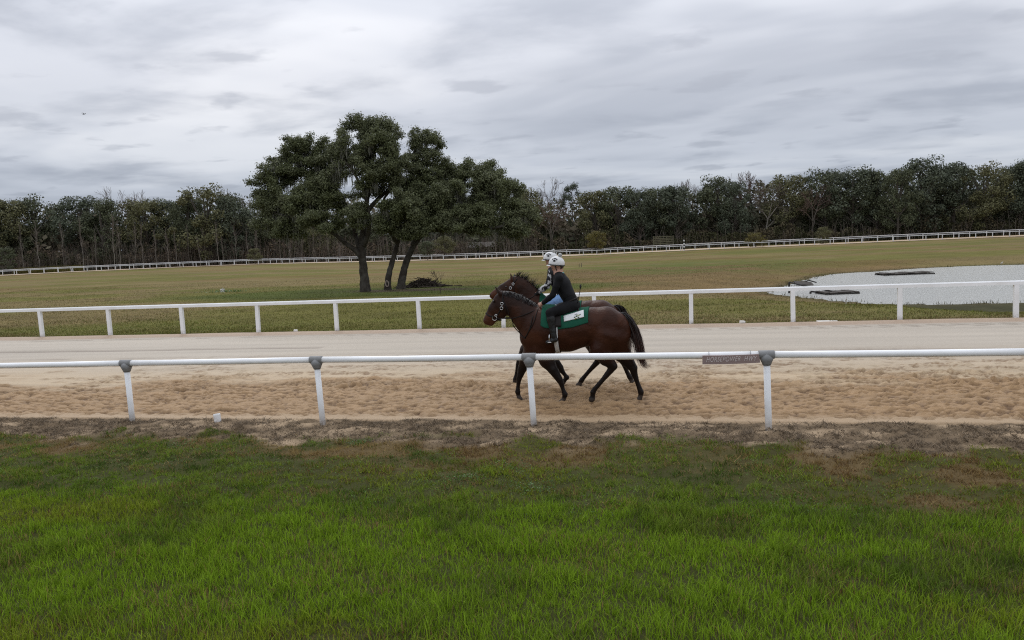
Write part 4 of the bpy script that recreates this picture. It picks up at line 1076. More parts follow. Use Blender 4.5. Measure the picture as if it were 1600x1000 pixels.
# ------------------------------------------------------------------ implicit surfaces for bodies
class Field:
    """distance field on a grid; prims are tapered capsules joined with a smooth minimum"""
    def __init__(s, lo, hi, h):
        s.lo = np.array(lo, float); s.h = h; s.n = np.ceil((np.array(hi) - s.lo) / h).astype(int) + 1
        s.D = np.full(s.n, 9.0, np.float32)
    def _box(s, lo, hi):
        a = np.clip(np.floor((lo - s.lo) / s.h).astype(int), 0, s.n - 1); b = np.clip(np.ceil((hi - s.lo) / s.h).astype(int) + 1, 1, s.n)
        ax = [s.lo[k] + s.h * np.arange(a[k], b[k]) for k in range(3)]
        return a, b, ax
    def cone(s, a, b, ra, rb, sy=1.0, k=0.03, cut=False):
        a = np.asarray(a, float); b = np.asarray(b, float); R = max(ra, rb)
        m = R * max(1, sy) + 3 * k + 2 * s.h
        i0, i1, ax = s._box(np.minimum(a, b) - m, np.maximum(a, b) + m)
        X, Y, Z = np.meshgrid(*ax, indexing='ij')
        ym = (a[1] + b[1]) / 2
        Ys = ym + (Y - ym) / sy if abs(a[1] - b[1]) < 1e-3 else Y
        d = b - a; L = d @ d + 1e-12
        t = np.clip(((X - a[0]) * d[0] + (Ys - a[1]) * d[1] + (Z - a[2]) * d[2]) / L, 0, 1)
        dist = np.sqrt((X - a[0] - t * d[0])**2 + (Ys - a[1] - t * d[1])**2 + (Z - a[2] - t * d[2])**2) - (ra + (rb - ra) * t)
        if sy < 1: dist = dist * (0.5 + 0.5 * sy)
        sl_ = tuple(slice(p, q) for p, q in zip(i0, i1)); D = s.D[sl_]
        if cut: D2 = np.maximum(D, -dist)
        else:
            hh = np.clip(0.5 + 0.5 * (D - dist) / k, 0, 1); D2 = D * (1 - hh) + dist * hh - k * hh * (1 - hh)
        s.D[sl_] = D2
    def chain(s, pts, rad, sy=1.0, k=0.03):
        sy = [sy] * len(pts) if np.isscalar(sy) else sy
        for i in range(len(pts) - 1): s.cone(pts[i], pts[i + 1], rad[i], rad[i + 1], (sy[i] + sy[i + 1]) / 2, k)
    def sample(s, P):
        q = (np.asarray(P, float) - s.lo) / s.h; q = np.clip(q, 0, s.n - 1.001); i = q.astype(int); f = q - i; r = 0
        for dx in (0, 1):
            for dy in (0, 1):
                for dz in (0, 1):
                    wgt = (f[..., 0] if dx else 1 - f[..., 0]) * (f[..., 1] if dy else 1 - f[..., 1]) * (f[..., 2] if dz else 1 - f[..., 2])
                    r = r + wgt * s.D[i[..., 0] + dx, i[..., 1] + dy, i[..., 2] + dz]
        return r
    def mesh(s, smooth=2):
        D = s.D; S = D < 0; nx, ny, nz = D.shape
        c = np.zeros((nx - 1, ny - 1, nz - 1), np.int8)
        for dx in (0, 1):
            for dy in (0, 1):
                for dz in (0, 1): c += S[dx:nx - 1 + dx, dy:ny - 1 + dy, dz:nz - 1 + dz]
        cells = np.argwhere((c > 0) & (c < 8)); idx = -np.ones(c.shape, np.int64); idx[tuple(cells.T)] = np.arange(len(cells))
        acc = np.zeros((len(cells), 3)); cnt = np.zeros(len(cells))
        cor = [(0, 0, 0), (1, 0, 0), (0, 1, 0), (1, 1, 0), (0, 0, 1), (1, 0, 1), (0, 1, 1), (1, 1, 1)]
        val = [D[cells[:, 0] + o[0], cells[:, 1] + o[1], cells[:, 2] + o[2]] for o in cor]
        for a in range(8):
            for b in range(a + 1, 8):
                if sum(abs(cor[a][k] - cor[b][k]) for k in range(3)) != 1: continue
                m = (val[a] < 0) != (val[b] < 0); t = val[a] / (val[a] - val[b] + 1e-12)
                p = np.array(cor[a])[None] + t[:, None] * (np.array(cor[b]) - np.array(cor[a]))[None]
                acc[m] += p[m]; cnt[m] += 1
        V = s.lo + s.h * (cells + acc / np.maximum(cnt, 1)[:, None]); F = []
        for ax_ in range(3):
            o1, o2 = [(1, 2), (2, 0), (0, 1)][ax_]
            A = np.moveaxis(S, ax_, 0); m = A[:-1] != A[1:]; m = np.moveaxis(m, 0, ax_)
            e = np.argwhere(m); ok = (e[:, o1] > 0) & (e[:, o2] > 0) & (e[:, o1] < D.shape[o1] - 1) & (e[:, o2] < D.shape[o2] - 1); e = e[ok]
            q = []
            for d1, d2 in ((1, 1), (0, 1), (0, 0), (1, 0)):
                k = e.copy(); k[:, o1] -= d1; k[:, o2] -= d2; q.append(idx[tuple(k.T)])
            q = np.stack(q, 1); fl = S[tuple(e.T)]; q[~fl] = q[~fl][:, ::-1]; F.append(q)
        F = np.concatenate(F); F = F[(F >= 0).all(1)]
        for _ in range(smooth):
            s_ = np.zeros_like(V); n_ = np.zeros(len(V))
            for a, b in ((0, 1), (1, 2), (2, 3), (3, 0)):
                np.add.at(s_, F[:, a], V[F[:, b]]); np.add.at(s_, F[:, b], V[F[:, a]]); np.add.at(n_, F[:, a], 1); np.add.at(n_, F[:, b], 1)
            V = V * 0.5 + 0.5 * s_ / np.maximum(n_, 1)[:, None]
        return V, F


# ------------------------------------------------------------------ horses
PXM = 332.0                                     # survey print: pixels per metre at the near horse
def zp(zx, zy, y): return aty(730 + zx / 3.572, 370 + zy / 3.572, y)
m_coat = pmat('bay_coat', attr=True, rough=0.40, var=0.18, vscale=5, bump=0.022, bscale=7, spec=0.13)
m_hair = pmat('black_horsehair', (0.012, 0.009, 0.008), rough=0.5, island=0.4, spec=0.4)
m_tail = pmat('tail_hair', attr=True, rough=0.5, island=0.4, spec=0.4)
m_eye = pmat('dark_eye', (0.006, 0.004, 0.003), rough=0.08, spec=0.6)
m_leather = pmat('dark_leather', (0.012, 0.009, 0.008), rough=0.6, var=0.1, vscale=20, spec=0.2)
m_metal = pmat('bright_steel', (0.62, 0.62, 0.62), rough=0.22, metal=1.0)
m_green = pmat('green_saddle_cloth', (0.012, 0.075, 0.045), rough=0.85, var=0.12, vscale=14, bump=0.004, bscale=60, spec=0.1)
m_cloth_w = pmat('white_cloth', (0.66, 0.67, 0.66), rough=0.85, var=0.05, vscale=12, bump=0.003, bscale=50, spec=0.1)
m_clover = pmat('green_print', (0.03, 0.06, 0.012), rough=0.8)
m_clover_y = pmat('yellow_green_print', (0.25, 0.27, 0.03), rough=0.8)
m_girth = pmat('white_girth', (0.55, 0.56, 0.56), rough=0.8, var=0.05, vscale=15, spec=0.1)


def hair_strands(name, mat, parent, curves, col0, col1, w0=0.006, org=None, r=None):
    """flat tapering hair locks; curves: list of polylines"""
    V = []; F = []; C = []; q = 0
    for P in curves:
        P = np.asarray(P); n = len(P); w = r.uniform(0.5, 1.3) * w0; ang = r.uniform(0, 6.28); d = np.array([math.cos(ang), math.sin(ang), 0.2])
        for i in range(n):
            u = i / (n - 1); ww = w * (1 - 0.8 * u ** 2); V += [P[i] - d * ww - org, P[i] + d * ww - org]; cc = lerp(col0, col1, u ** 1.6); C += [cc, cc]
            if i: F.append((q + 2 * i - 2, q + 2 * i - 1, q + 2 * i + 1, q + 2 * i))
        q += 2 * n
    return mk(name, np.array(V), np.array(F), mat, parent, col=np.array(C))


def make_horse(label, Yc, prims, legs, sc, seed, eye, tail, mane, mane_up, groundz=0.0):
    """prims: (chain in survey pixels, radii, lateral squash, blend); legs: (points, radii, side)"""
    r = np.random.default_rng(seed); k = sc / PXM
    cx_ = zp(560, 600, Yc); org = np.array([cx_[0], Yc, groundz])
    lo = zp(60, 980, Yc); hi = zp(1000, 180, Yc)
    f = Field((lo[0] - 0.1, Yc - 0.42, -0.06), (hi[0] + 0.15, Yc + 0.42, hi[2] + 0.1), 0.0155)
    for pts, rad, sy, kb in prims:
        f.chain([zp(x_, y_, Yc + (o[0] if o else 0)) for x_, y_, *o in pts], [q * k for q in rad], sy, kb)
    for pts, rad, side in legs:
        yy = Yc + side
        P = [zp(x_, y_, Yc + side * (0.30 if i == 0 else 0.72 if i == 1 else 1.0)) for i, (x_, y_) in enumerate(pts)]
        f.chain(P[:3], [q * k for q in rad[:3]], 1.0, 0.05)
        rl = [q * k for q in rad[2:]]; rl[3] *= 0.9; f.chain(P[2:], rl, 1.0, 0.010)
        hf = P[-1]; f.cone(hf + [0.004, 0, 0.0], hf + [-0.012, 0, -0.012], rl[-1] * 1.02, rl[-1] * 1.12, 1.0, 0.006)
    V, F = f.mesh(2)
    u, v, _ = pix(V)
    zx = (u - 730) * 3.572; zy = (v - 370) * 3.572; hgt = V[:, 2]
    bay = np.array([0.034, 0.0118, 0.0060]); dark = np.array([0.010, 0.0068, 0.0055]); tan = np.array([0.082, 0.029, 0.014])
    nz = fbm(V[:, 0] * 5, V[:, 2] * 5, 3, 600 + seed)
    c = lerp(bay, dark, sstep(0.92, 0.55, hgt + (nz - 0.5) * 0.2)[:, None])
    c = lerp(c, dark, (sstep(1.35, 1.62, hgt) * 0.55 * sstep(420, 300, zx))[:, None])
    c = lerp(c, tan, (sstep(0.40, 0.72, nz) * 0.35 * sstep(0.9, 1.2, hgt))[:, None])
    head = pts_head = prims[-1]
    nose = zp(*eye['muzzle'], Yc); dn = np.linalg.norm((V - nose) * [1, 0.6, 1], axis=1)
    c = lerp(c, tan, (sstep(0.20, 0.08, dn) * 0.7)[:, None])
    c = lerp(c, np.array([0.07, 0.055, 0.045]), sstep(0.10, 0.065, hgt)[:, None] * 0.7)
    o = empty('horse', org); tag(o, label, 'horse')
    body = mk('body', V - org, F, m_coat, o, col=c, smooth=True)
    for s_ in (-1, 1):
        yb_ = Yc + s_ * eye['off']; p = zp(*eye['eye'], Yc); p[1] = yb_
        MB().ball(p - org, 0.021, 10, 8).build('eye', m_eye, o, True)
        n_ = zp(*eye['nostril'], Yc); n_[1] = Yc + s_ * eye['noff']
        MB().ball(n_ - org, (0.012, 0.008, 0.017), 8, 6).build('nostril', m_eye, o, True)
    # tail
    T = spline([zp(*p, Yc) for p in tail], 5); cur = []
    rad = np.interp(np.linspace(0, 1, len(T)), [0, 0.15, 0.5, 0.85, 1], [0.03, 0.055, 0.06, 0.055, 0.075]) * sc
    for _ in range(700):
        a = r.normal(0, 0.5, 3); L = int(len(T) * r.uniform(0.55, 1.0)); cur.append(T[:L] + a[None] * rad[:L, None] * np.array([1, 0.8, 0.5]) + np.cumsum(r.normal(0, 0.004, (L, 3)), 0))
    hair_strands('tail', m_tail, o, cur, np.array([0.010, 0.008, 0.007]), np.array([0.055, 0.020, 0.013]), 0.005, org, r)
    # mane
    M = spline([zp(*p, Yc) for p in mane], 6); cur = []
    for _ in range(360):
        t_ = r.uniform(0, len(M) - 1.01); i = int(t_); p = lerp(M[i], M[i + 1], t_ - i); s_ = r.uniform(-1, 1)
        if mane_up:
            d = np.array([0.35 + r.normal(0, 0.25), r.normal(0, 0.3), 1.0]); L = r.uniform(0.07, 0.20)
            cur.append([p, p + d * L * 0.6, p + d * L + [0.05 * r.uniform(0, 1), 0, -0.01]])
        else:
            y_ = -0.045 if r.uniform() < 0.45 else 0.06; L = r.uniform(0.04, 0.10)
            cur.append([p + [0, 0, 0.012], p + [0.02 * r.normal(), y_ * 0.7, 0.005], p + [0.03 * r.normal(), y_ * 1.5, -L * 0.6], p + [0.04 * r.normal(), y_ * 1.9, -L]])
    hair_strands('mane', m_hair, o, cur, np.array([0.01, 0.008, 0.007]), np.array([0.01, 0.008, 0.007]), 0.006, org, r)
    return o, f, org


YN = 12.95
near_body = [
    ([(415, 500), (455, 518), (560, 520), (640, 507)], [114, 131, 120, 106], [0.66, 0.78, 0.86, 0.82], 0.05),
    ([(640, 507), (700, 492), (775, 490), (835, 505)], [106, 96, 98, 76], [0.82, 0.84, 0.88, 0.8], 0.05),
    ([(420, 415), (470, 420), (560, 430)], [30, 30, 34], 0.55, 0.06),             # withers
    ([(835, 495), (862, 520)], [72, 46], 0.9, 0.04),                               # rump
    ([(368, 560), (400, 620)], [78, 66], 0.75, 0.05),                              # breast and shoulder
    ([(395, 500), (340, 455), (295, 413), (250, 378), (222, 358)], [110, 85, 68, 58, 53], [0.62, 0.56, 0.52, 0.5, 0.55], 0.045),
    ([(203, 345), (200, 388), (186, 420)], [42, 52, 40], 0.60, 0.025),             # skull and cheek
    ([(184, 352), (156, 405), (124, 455)], [38, 40, 31], 0.62, 0.02),              # face
    ([(124, 452), (114, 468), (134, 482)], [28, 25, 17], 0.85, 0.015),             # muzzle
    ([(172, 440), (140, 470)], [24, 18], 0.7, 0.02),                               # jaw
    ([(196, 318, 0.05), (170, 285, 0.055)], [13, 3.5], 1.0, 0.012), ([(186, 318, -0.05), (154, 276, -0.055)], [13, 3.5], 1.0, 0.012),   # ears
]
near_legs = [
    ([(425, 625), (445, 690), (478, 740), (514, 796), (524, 815), (534, 850), (546, 880), (540, 905), (529, 918), (524, 930)], [62, 42, 29, 20, 16, 12.5, 16, 12, 15, 18], -0.13),
    ([(372, 625), (330, 690), (308, 735), (297, 768), (290, 790), (284, 832), (282, 866), (286, 884), (290, 897), (294, 908)], [56, 38, 27, 20, 16, 12.5, 15.5, 12, 14, 16], 0.13),
    ([(775, 560), (748, 625), (775, 680), (815, 722), (800, 745), (755, 800), (712, 850), (702, 868), (700, 886), (698, 903)], [92, 62, 42, 24, 19, 14.5, 14, 16, 13, 16], -0.14),
    ([(830, 560), (848, 625), (888, 685), (926, 732), (930, 755), (950, 815), (970, 868), (967, 890), (960, 908), (956, 924)], [88, 62, 40, 25, 20, 14, 16.5, 13, 15, 18], 0.12),
]
near_tail = [(866, 428), (894, 452), (926, 508), (950, 578), (964, 645), (978, 700), (1010, 738)]
near_mane = [(205, 305), (250, 312), (300, 330), (350, 358), (400, 388)]
horse_a, field_a, org_a = make_horse('bay horse nearest the rail, green saddle cloth, head lowered', YN, near_body, near_legs, 1.0, 1,
    dict(eye=(152, 358), off=0.075, nostril=(100, 462), noff=0.045, muzzle=(115, 468)), near_tail, near_mane, False)

YF = 14.45
SF = 1.12 * 12.95 / 14.45                     # print scale at the farther horse
def fx(x_, y_, dx=0): return ((x_ - 560) * 0.896 + 560 + dx, (y_ - 36) * 0.896 + 36)
far_body = []
for pts, rad, sy, kb in near_body[:5]: far_body.append(([fx(p[0], p[1], -8) for p in pts], [q * 0.896 for q in rad], sy, kb))
far_body += [
    ([(400, 440), (375, 385), (340, 330), (305, 285), (278, 262)], [100, 78, 62, 52, 47], [0.62, 0.56, 0.52, 0.5, 0.55], 0.045),
    ([(268, 262), (242, 290), (228, 306)], [38, 46, 36], 0.62, 0.025),
    ([(256, 262), (205, 296), (158, 322)], [34, 35, 27], 0.66, 0.02),
    ([(160, 320), (143, 328), (150, 340)], [21, 19, 14], 0.85, 0.015),
    ([(266, 240, 0.05), (262, 212, 0.055)], [12, 3.5], 1.0, 0.012), ([(252, 240, -0.05), (242, 206, -0.055)], [12, 3.5], 1.0, 0.012)]
far_legs = [
    ([(430, 570), (445, 640), (480, 680), (520, 730), (528, 748), (545, 770), (556, 785), (548, 796), (540, 804), (534, 812)], [54, 37, 26, 18, 15, 12, 14.5, 11, 13, 15], -0.13),
    ([(385, 570), (330, 630), (300, 680), (288, 715), (284, 730), (274, 768), (268, 795), (264, 810), (262, 822), (260, 832)], [50, 34, 25, 18, 15, 11.5, 14, 11, 13, 15], 0.13),
    ([(740, 515), (705, 580), (715, 635), (738, 680), (725, 700), (680, 750), (648, 788), (638, 802), (630, 815), (624, 826)], [82, 56, 38, 22, 17, 13, 12.5, 14.5, 12, 15], -0.14),
    ([(800, 515), (805, 580), (840, 640), (872, 688), (876, 706), (890, 750), (908, 785), (916, 800), (922, 812), (926, 824)], [80, 56, 36, 23, 18, 13, 15, 12, 13.5, 15], 0.12)]
far_tail = [fx(x_, y_, -6) for x_, y_ in [(868, 425), (900, 448), (925, 505), (940, 570), (945, 640), (945, 690), (950, 720)]]
far_mane = [(268, 238), (300, 250), (335, 270), (370, 305), (400, 345)]
horse_b, field_b, org_b = make_horse('dark bay horse on the far side of the pair, head high, mane standing up', YF, far_body, far_legs, 1.115, 2,
    dict(eye=(222, 278), off=0.075, nostril=(132, 322), noff=0.045, muzzle=(150, 328)), far_tail, far_mane, True)


def side_y(f, x_, z_, yc, sgn=-1):
    """outer surface of the horse at (x, z) on the left (-1) or right (+1) side"""
    ys = np.linspace(yc + sgn * 0.40, yc, 90); P = np.stack([np.full(90, x_), ys, np.full(90, z_)], 1); d = f.sample(P); i = np.argmax(d < 0)
    if d[i] >= 0: return None
    if i == 0: return ys[0]
    t_ = d[i - 1] / (d[i - 1] - d[i]); return ys[i - 1] + (ys[i] - ys[i - 1]) * t_


def drape(f, yc, top, bottom, cols, off, nz_=26):
    """sheet laid over the back: for each survey column, over from the left bottom edge to the right one"""
    V = []; n = 2 * nz_ + 1
    for (zx, zyt, zyb) in cols:
        pt = zp(zx, zyt, yc); pb = zp(zx, zyb, yc - 0.25); x_ = pt[0]
        cz = pb[2] - 0.05 if False else lerp(pt[2], pb[2], 0.9); ring = []
        ths = np.linspace(-100, 100, 161)
        for th in ths:
            d = np.array([0, math.sin(math.radians(th)), math.cos(math.radians(th))]); rr = np.linspace(0.02, 0.62, 150)
            P = np.array([x_, yc, pb[2]])[None] + rr[:, None] * d; q = f.sample(P); i = np.where(q < 0)[0]; i = i[-1] if len(i) else 0
            a, b = q[i], q[min(i + 1, 149)]; R_ = rr[i] + (rr[1] - rr[0]) * (a / (a - b) if a < 0 <= b else 0)
            ring.append(np.array([x_, yc, pb[2]]) + d * (R_ + off))
        ring = np.array(ring); zlim = pb[2]; okk = ring[:, 2] >= zlim - 1e-3; ring = ring[okk]
        s = np.concatenate([[0], np.cumsum(np.linalg.norm(np.diff(ring, axis=0), axis=1))]); q = np.linspace(0, s[-1], n)
        V.append(np.stack([np.interp(q, s, ring[:, k]) for k in range(3)], 1))
    V = np.array(V); m = len(cols)
    return V.reshape(-1, 3), grid_faces(m, n), (m, n)


def thicken(V, F, shp, t_, ctr):
    """closed sheet with thickness, offset away from ctr axis"""
    m, n = shp; A = V.reshape(m, n, 3); N = np.cross(np.gradient(A, axis=0), np.gradient(A, axis=1)); N /= np.linalg.norm(N, axis=2)[..., None] + 1e-9
    s = np.sign(((A - ctr) * N).sum(2))[..., None]; B = A + N * s * t_; k = m * n
    rim = list(range(n)) + [i * n + n - 1 for i in range(1, m)] + [(m - 1) * n + j for j in range(n - 2, -1, -1)] + [i * n for i in range(m - 2, 0, -1)]
    rim = np.array(rim); r2 = np.roll(rim, -1)
    return np.concatenate([A.reshape(-1, 3), B.reshape(-1, 3)]), np.concatenate([F[:, ::-1], F + k, np.stack([rim, r2, r2 + k, rim + k], 1)])


def interp_cols(keys, n):
    k = np.array(keys, float); u = np.linspace(0, 1, n); q = k[:, 0]; xs_ = q[0] + (q[-1] - q[0]) * u
    return [(x_, np.interp(x_, q, k[:, 1]), np.interp(x_, q, k[:, 2])) for x_ in xs_]


def saddle_up(horse, f, org, yc, scale, keys, cloth_mat, panel, seed):
    """saddle cloth, saddle and girth"""
    cols = interp_cols(keys, 26)
    V, F, shp = drape(f, yc, None, None, cols, 0.008)
    rr = np.random.default_rng(seed); A = V.reshape(*shp, 3)
    fold = (fbm(A[..., 0] * 8, A[..., 2] * 2.5, 3, 700 + seed) - 0.4) * 0.05 * sstep(0.25, 0.5, np.abs(np.linspace(-1, 1, shp[1])))[None]
    A[..., 1] += np.sign(A[..., 1] - yc) * np.maximum(fold, -0.004); V = A.reshape(-1, 3)
    V2, F2 = thicken(V, F, shp, 0.008, np.array([0, yc, 1.15]) * np.array([0, 1, 1]) + np.array([org[0], 0, 0]))
    return mk('saddle_cloth', V2 - org, F2, cloth_mat, horse, smooth=True)


def patch_on(f, yc, poly, off, n=9):
    """four-cornered patch on the left flank given in survey pixels"""
    P = np.array(poly, float); V = []
    for i in range(n):
        for j in range(n):
            u, v = i / (n - 1), j / (n - 1); q = (1 - u) * (1 - v) * P[0] + u * (1 - v) * P[1] + u * v * P[2] + (1 - u) * v * P[3]
            p = zp(q[0], q[1], yc - 0.24); y_ = side_y(f, p[0], p[2], yc)
            if y_ is None: y_ = yc - 0.15
            p = zp(q[0], q[1], y_ - off); y_ = side_y(f, p[0], p[2], yc) or y_
            V.append([p[0], y_ - off, p[2]])
    return np.array(V), grid_faces(n, n), (n, n)


cloth_a = saddle_up(horse_a, field_a, org_a, YN, 1.0, [(424, 392, 492), (440, 388, 503), (480, 392, 510), (520, 396, 514), (600, 400, 503), (682, 402, 478)], m_green, None, 1)
V, F, shp = patch_on(field_a, YN, [(538, 442), (650, 408), (652, 448), (540, 474)], 0.030)
V2, F2 = thicken(V, F, shp, 0.006, np.array([org_a[0], YN, 1.2])); panel = mk('cloth_panel', V2 - org_a, F2, m_cloth_w, horse_a, smooth=True)
cl = MB(); cy_ = MB(); r = np.random.default_rng(77)
for k_, (ex, ey, es, yl_) in enumerate([(604, 438, 5.5, 0), (613, 434, 5.5, 0), (622, 440, 5.5, 1), (610, 446, 6, 0), (600, 450, 5, 0), (621, 450, 5, 0), (630, 436, 4.5, 0), (606, 456, 4, 1), (614, 441, 3.5, 1)]):
    p = zp(ex, ey, YN - 0.24); y_ = side_y(field_a, p[0], p[2], YN); p = zp(ex, ey, y_ - 0.037)
    a = np.linspace(0, 2 * np.pi, 9)[:-1]; rad = es / PXM * (1 + 0.25 * np.sin(3 * a + k_))
    ring = np.stack([p[0] + rad * np.cos(a), np.full(8, y_ - 0.0375 - 0.0006 * k_), p[2] + rad * np.sin(a)], 1)
    (cy_ if yl_ else cl).add(np.concatenate([ring - org_a, ring - org_a + [0, 0.003, 0]]), [tuple(range(8)), tuple(range(15, 7, -1))] + [(i, (i + 1) % 8, 8 + (i + 1) % 8, 8 + i) for i in range(8)])
em = cl.build('leaf_emblem', m_clover, panel); em2 = cy_.build('leaf_emblem', m_clover_y, panel)

cloth_b = saddle_up(horse_b, field_b, org_b, YF, 0.9, [(410, 352, 455), (440, 350, 462), (500, 355, 468), (600, 362, 455), (640, 366, 440)], m_green, None, 2)


def tack(horse, f, org, yc, sadd, girth_x, bridle, rein_hand, loop, hi):
    s = MB()
    # exercise saddle: low tree with pommel, seat, cantle and flaps
    P = np.array([zp(x_, y_, yc) for x_, y_ in sadd]); prof = spline(P, 5); n = len(prof); V = []; m = 15
    for i, p in enumerate(prof):
        u = i / (n - 1); wd = np.interp(u, [0, 0.25, 0.7, 1], [0.085, 0.11, 0.125, 0.11])
        for j in range(m):
            a = (j / (m - 1) - 0.5) * 2; dy = a * wd * 1.25; V.append([p[0], yc + dy, p[2] - 0.10 * abs(a) ** 2.2 * (1.0 if u < 0.6 else 0.75)])
    V = np.array(V); V2, F2 = thicken(V, grid_faces(n, m), (n, m), 0.022, np.array([org[0], yc, 1.0])); sd_ = mk('saddle', V2 - org, F2, m_leather, horse, smooth=True)
    # flaps
    for sg in (-1, 1):
        V = []; nn_ = 8
        for i in range(nn_):
            for j in range(nn_):
                u, v = i / (nn_ - 1), j / (nn_ - 1); zx = lerp(sadd[0][0] + 18, sadd[0][0] + 85, u) + 8 * v; zy = lerp(sadd[0][1] + 35, sadd[0][1] + 115, v)
                p = zp(zx, zy, yc + sg * 0.24); y_ = side_y(f, p[0], p[2], yc, sg); y_ = yc + sg * 0.2 if y_ is None else y_
                V.append([p[0], y_ + sg * (0.030 + 0.008 * math.sin(3 * u)), p[2]])
        V2, F2 = thicken(np.array(V), grid_faces(nn_, nn_), (nn_, nn_), 0.008, np.array([org[0], yc, 1.2])); mk('saddle_flap', V2 - org, F2, m_leather, horse, smooth=True)
    # girth round the barrel
    V = []; n = 40; wq = 0.035
    for i in range(n + 1):
        th = 2 * np.pi * i / n; d = np.array([0, math.sin(th), math.cos(th)]); c0 = zp(girth_x, 520 if not hi else 470, yc)
        for sx in (-wq, wq):
            rr = np.linspace(0.05, 0.7, 160); q = f.sample(np.array([c0[0] + sx, yc, c0[2]])[None] + rr[:, None] * d); k = np.argmax(q > 0); V.append(np.array([c0[0] + sx, yc, c0[2]]) + d * (rr[k] + 0.008))
    A = np.array(V).reshape(n + 1, 2, 3); B = A + (A - np.array([0, yc, c0[2]])) * np.array([0, 0.02, 0.02]); q = []
    VV = np.concatenate([A.reshape(-1, 3), B.reshape(-1, 3)]); k = 2 * (n + 1); FF = []
    for i in range(n): a = 2 * i; FF += [(a, a + 2, a + 3, a + 1), (a + k, a + k + 1, a + k + 3, a + k + 2), (a, a + k, a + k + 2, a + 2), (a + 1, a + 3, a + k + 3, a + k + 1)]
    mk('girth', VV - org, FF, m_girth, horse, smooth=True)
    # bridle straps on both sides, rings
    br = empty('bridle'); br.parent = horse
    for sg in (-1, 1):
        st = MB()
        for pts, wdt in bridle['straps']:
            Q = []
            for x_, y_ in spline(np.array([(a, b, 0) for a, b in pts]), 5)[:, :2]:
                p = zp(x_, y_, yc); ys_ = side_y(f, p[0], p[2], yc, sg); ys_ = (yc + sg * 0.03) if ys_ is None else ys_
                Q.append([p[0], ys_ + sg * 0.006, p[2]])
            st.tube(np.array(Q) - org, wdt, 6)
        st.build('cheek_strap', m_leather, br, True)
        for x_, y_, rad in bridle['rings']:
            p = zp(x_, y_, yc); ys_ = side_y(f, p[0], p[2], yc, sg); ys_ = (yc + sg * 0.05) if ys_ is None else ys_
            a = np.linspace(0, 2 * np.pi, 15); ring = np.stack([p[0] + rad * np.cos(a), np.full(15, ys_ + sg * 0.016), p[2] + rad * np.sin(a)], 1)
            MB().tube(ring - org, 0.0062, 6, caps=False).build('bit_ring' if rad > 0.03 else 'ring', m_metal, br, True)
    # crown piece, browband and noseband: closed bands round the head
    for (x0, y0), (x1, y1) in bridle['bands']:
        a0 = zp(x0, y0, yc); a1 = zp(x1, y1, yc); c0 = (a0 + a1) / 2; e1 = a1 - a0; e1 /= np.linalg.norm(e1); e2 = np.array([0, 1.0, 0]); Q = []
        for th in np.linspace(0, 2 * np.pi, 25):
            d = e1 * math.cos(th) + e2 * math.sin(th); rr = np.linspace(0.01, 0.25, 120); q = f.sample(c0[None] + rr[:, None] * d); k = np.argmax(q > 0); Q.append(c0 + d * (rr[k] + 0.005))
        MB().tube(np.array(Q) - org, 0.0095, 6, caps=False, ys=0.6).build('headband', m_leather, br, True)
    # reins
    for sg in (-1, 1):
        b0 = zp(*bridle['bit'], yc); ys_ = side_y(f, b0[0], b0[2], yc, sg) or yc + sg * 0.06; b0[1] = ys_ + sg * 0.02
        h = zp(*rein_hand, yc); h[1] = yc + sg * 0.09
        Q = [b0]
        for x_, y_ in bridle['rein_via']:
            p = zp(x_, y_, yc - 0.1); ys2 = side_y(f, p[0], p[2], yc, sg); p[1] = (ys2 if ys2 is not None else yc + sg * 0.09) + sg * 0.018; Q.append(p)
        Q.append(h); MB().tube(spline(np.array(Q), 6) - org, 0.0085, 6).build('rein', m_leather, br, True)
    return sd_


tack(horse_a, field_a, org_a, YN, [(436, 384), (470, 402), (530, 408), (590, 404), (628, 392)], 508,
     dict(straps=[([(205, 312), (204, 350), (200, 370), (196, 395), (180, 425), (160, 445)], 0.011), ([(105, 425), (130, 440), (155, 440)], 0.010), ([(155, 452), (175, 462), (190, 466)], 0.010), ([(204, 345), (230, 400), (238, 432)], 0.009)],
          rings=[(201, 371, 0.024), (199, 396, 0.026), (157, 452, 0.040), (166, 436, 0.018)], bands=[((196, 300), (225, 420)), ((108, 425), (165, 460))], bit=(160, 452), rein_via=[(250, 455), (330, 430)]), (402, 398), None, False)
tack(horse_b, field_b, org_b, YF, [(420, 345), (455, 362), (510, 368), (560, 364), (595, 354)], 485,
     dict(straps=[([(282, 232), (262, 262), (238, 296), (205, 315)], 0.011), ([(170, 300), (180, 322), (190, 335)], 0.010)], rings=[(262, 262, 0.022), (248, 284, 0.024), (195, 322, 0.038)],
          bands=[((262, 226), (268, 320)), ((168, 296), (200, 345))], bit=(195, 322), rein_via=[(270, 330), (340, 345)]), (392, 318), None, True)

# yoke and running martingale on the near horse
mt = MB()
for pts in ([(395, 400), (380, 470), (352, 520), (325, 560)], [(372, 440), (362, 490), (345, 530), (330, 556)], [(245, 462), (255, 500), (285, 535), (312, 556), (328, 566)]):
    Q = []
    for x_, y_ in spline(np.array([(a, b, 0) for a, b in pts]), 5)[:, :2]:
        p = zp(x_, y_, YN - 0.12); ys_ = side_y(field_a, p[0], p[2], YN); Q.append([p[0], (ys_ if ys_ is not None else YN - 0.05) - 0.008, p[2]])
    mt.tube(np.array(Q) - org_a, 0.0085, 6)
mt.build('martingale', m_leather, horse_a, True)
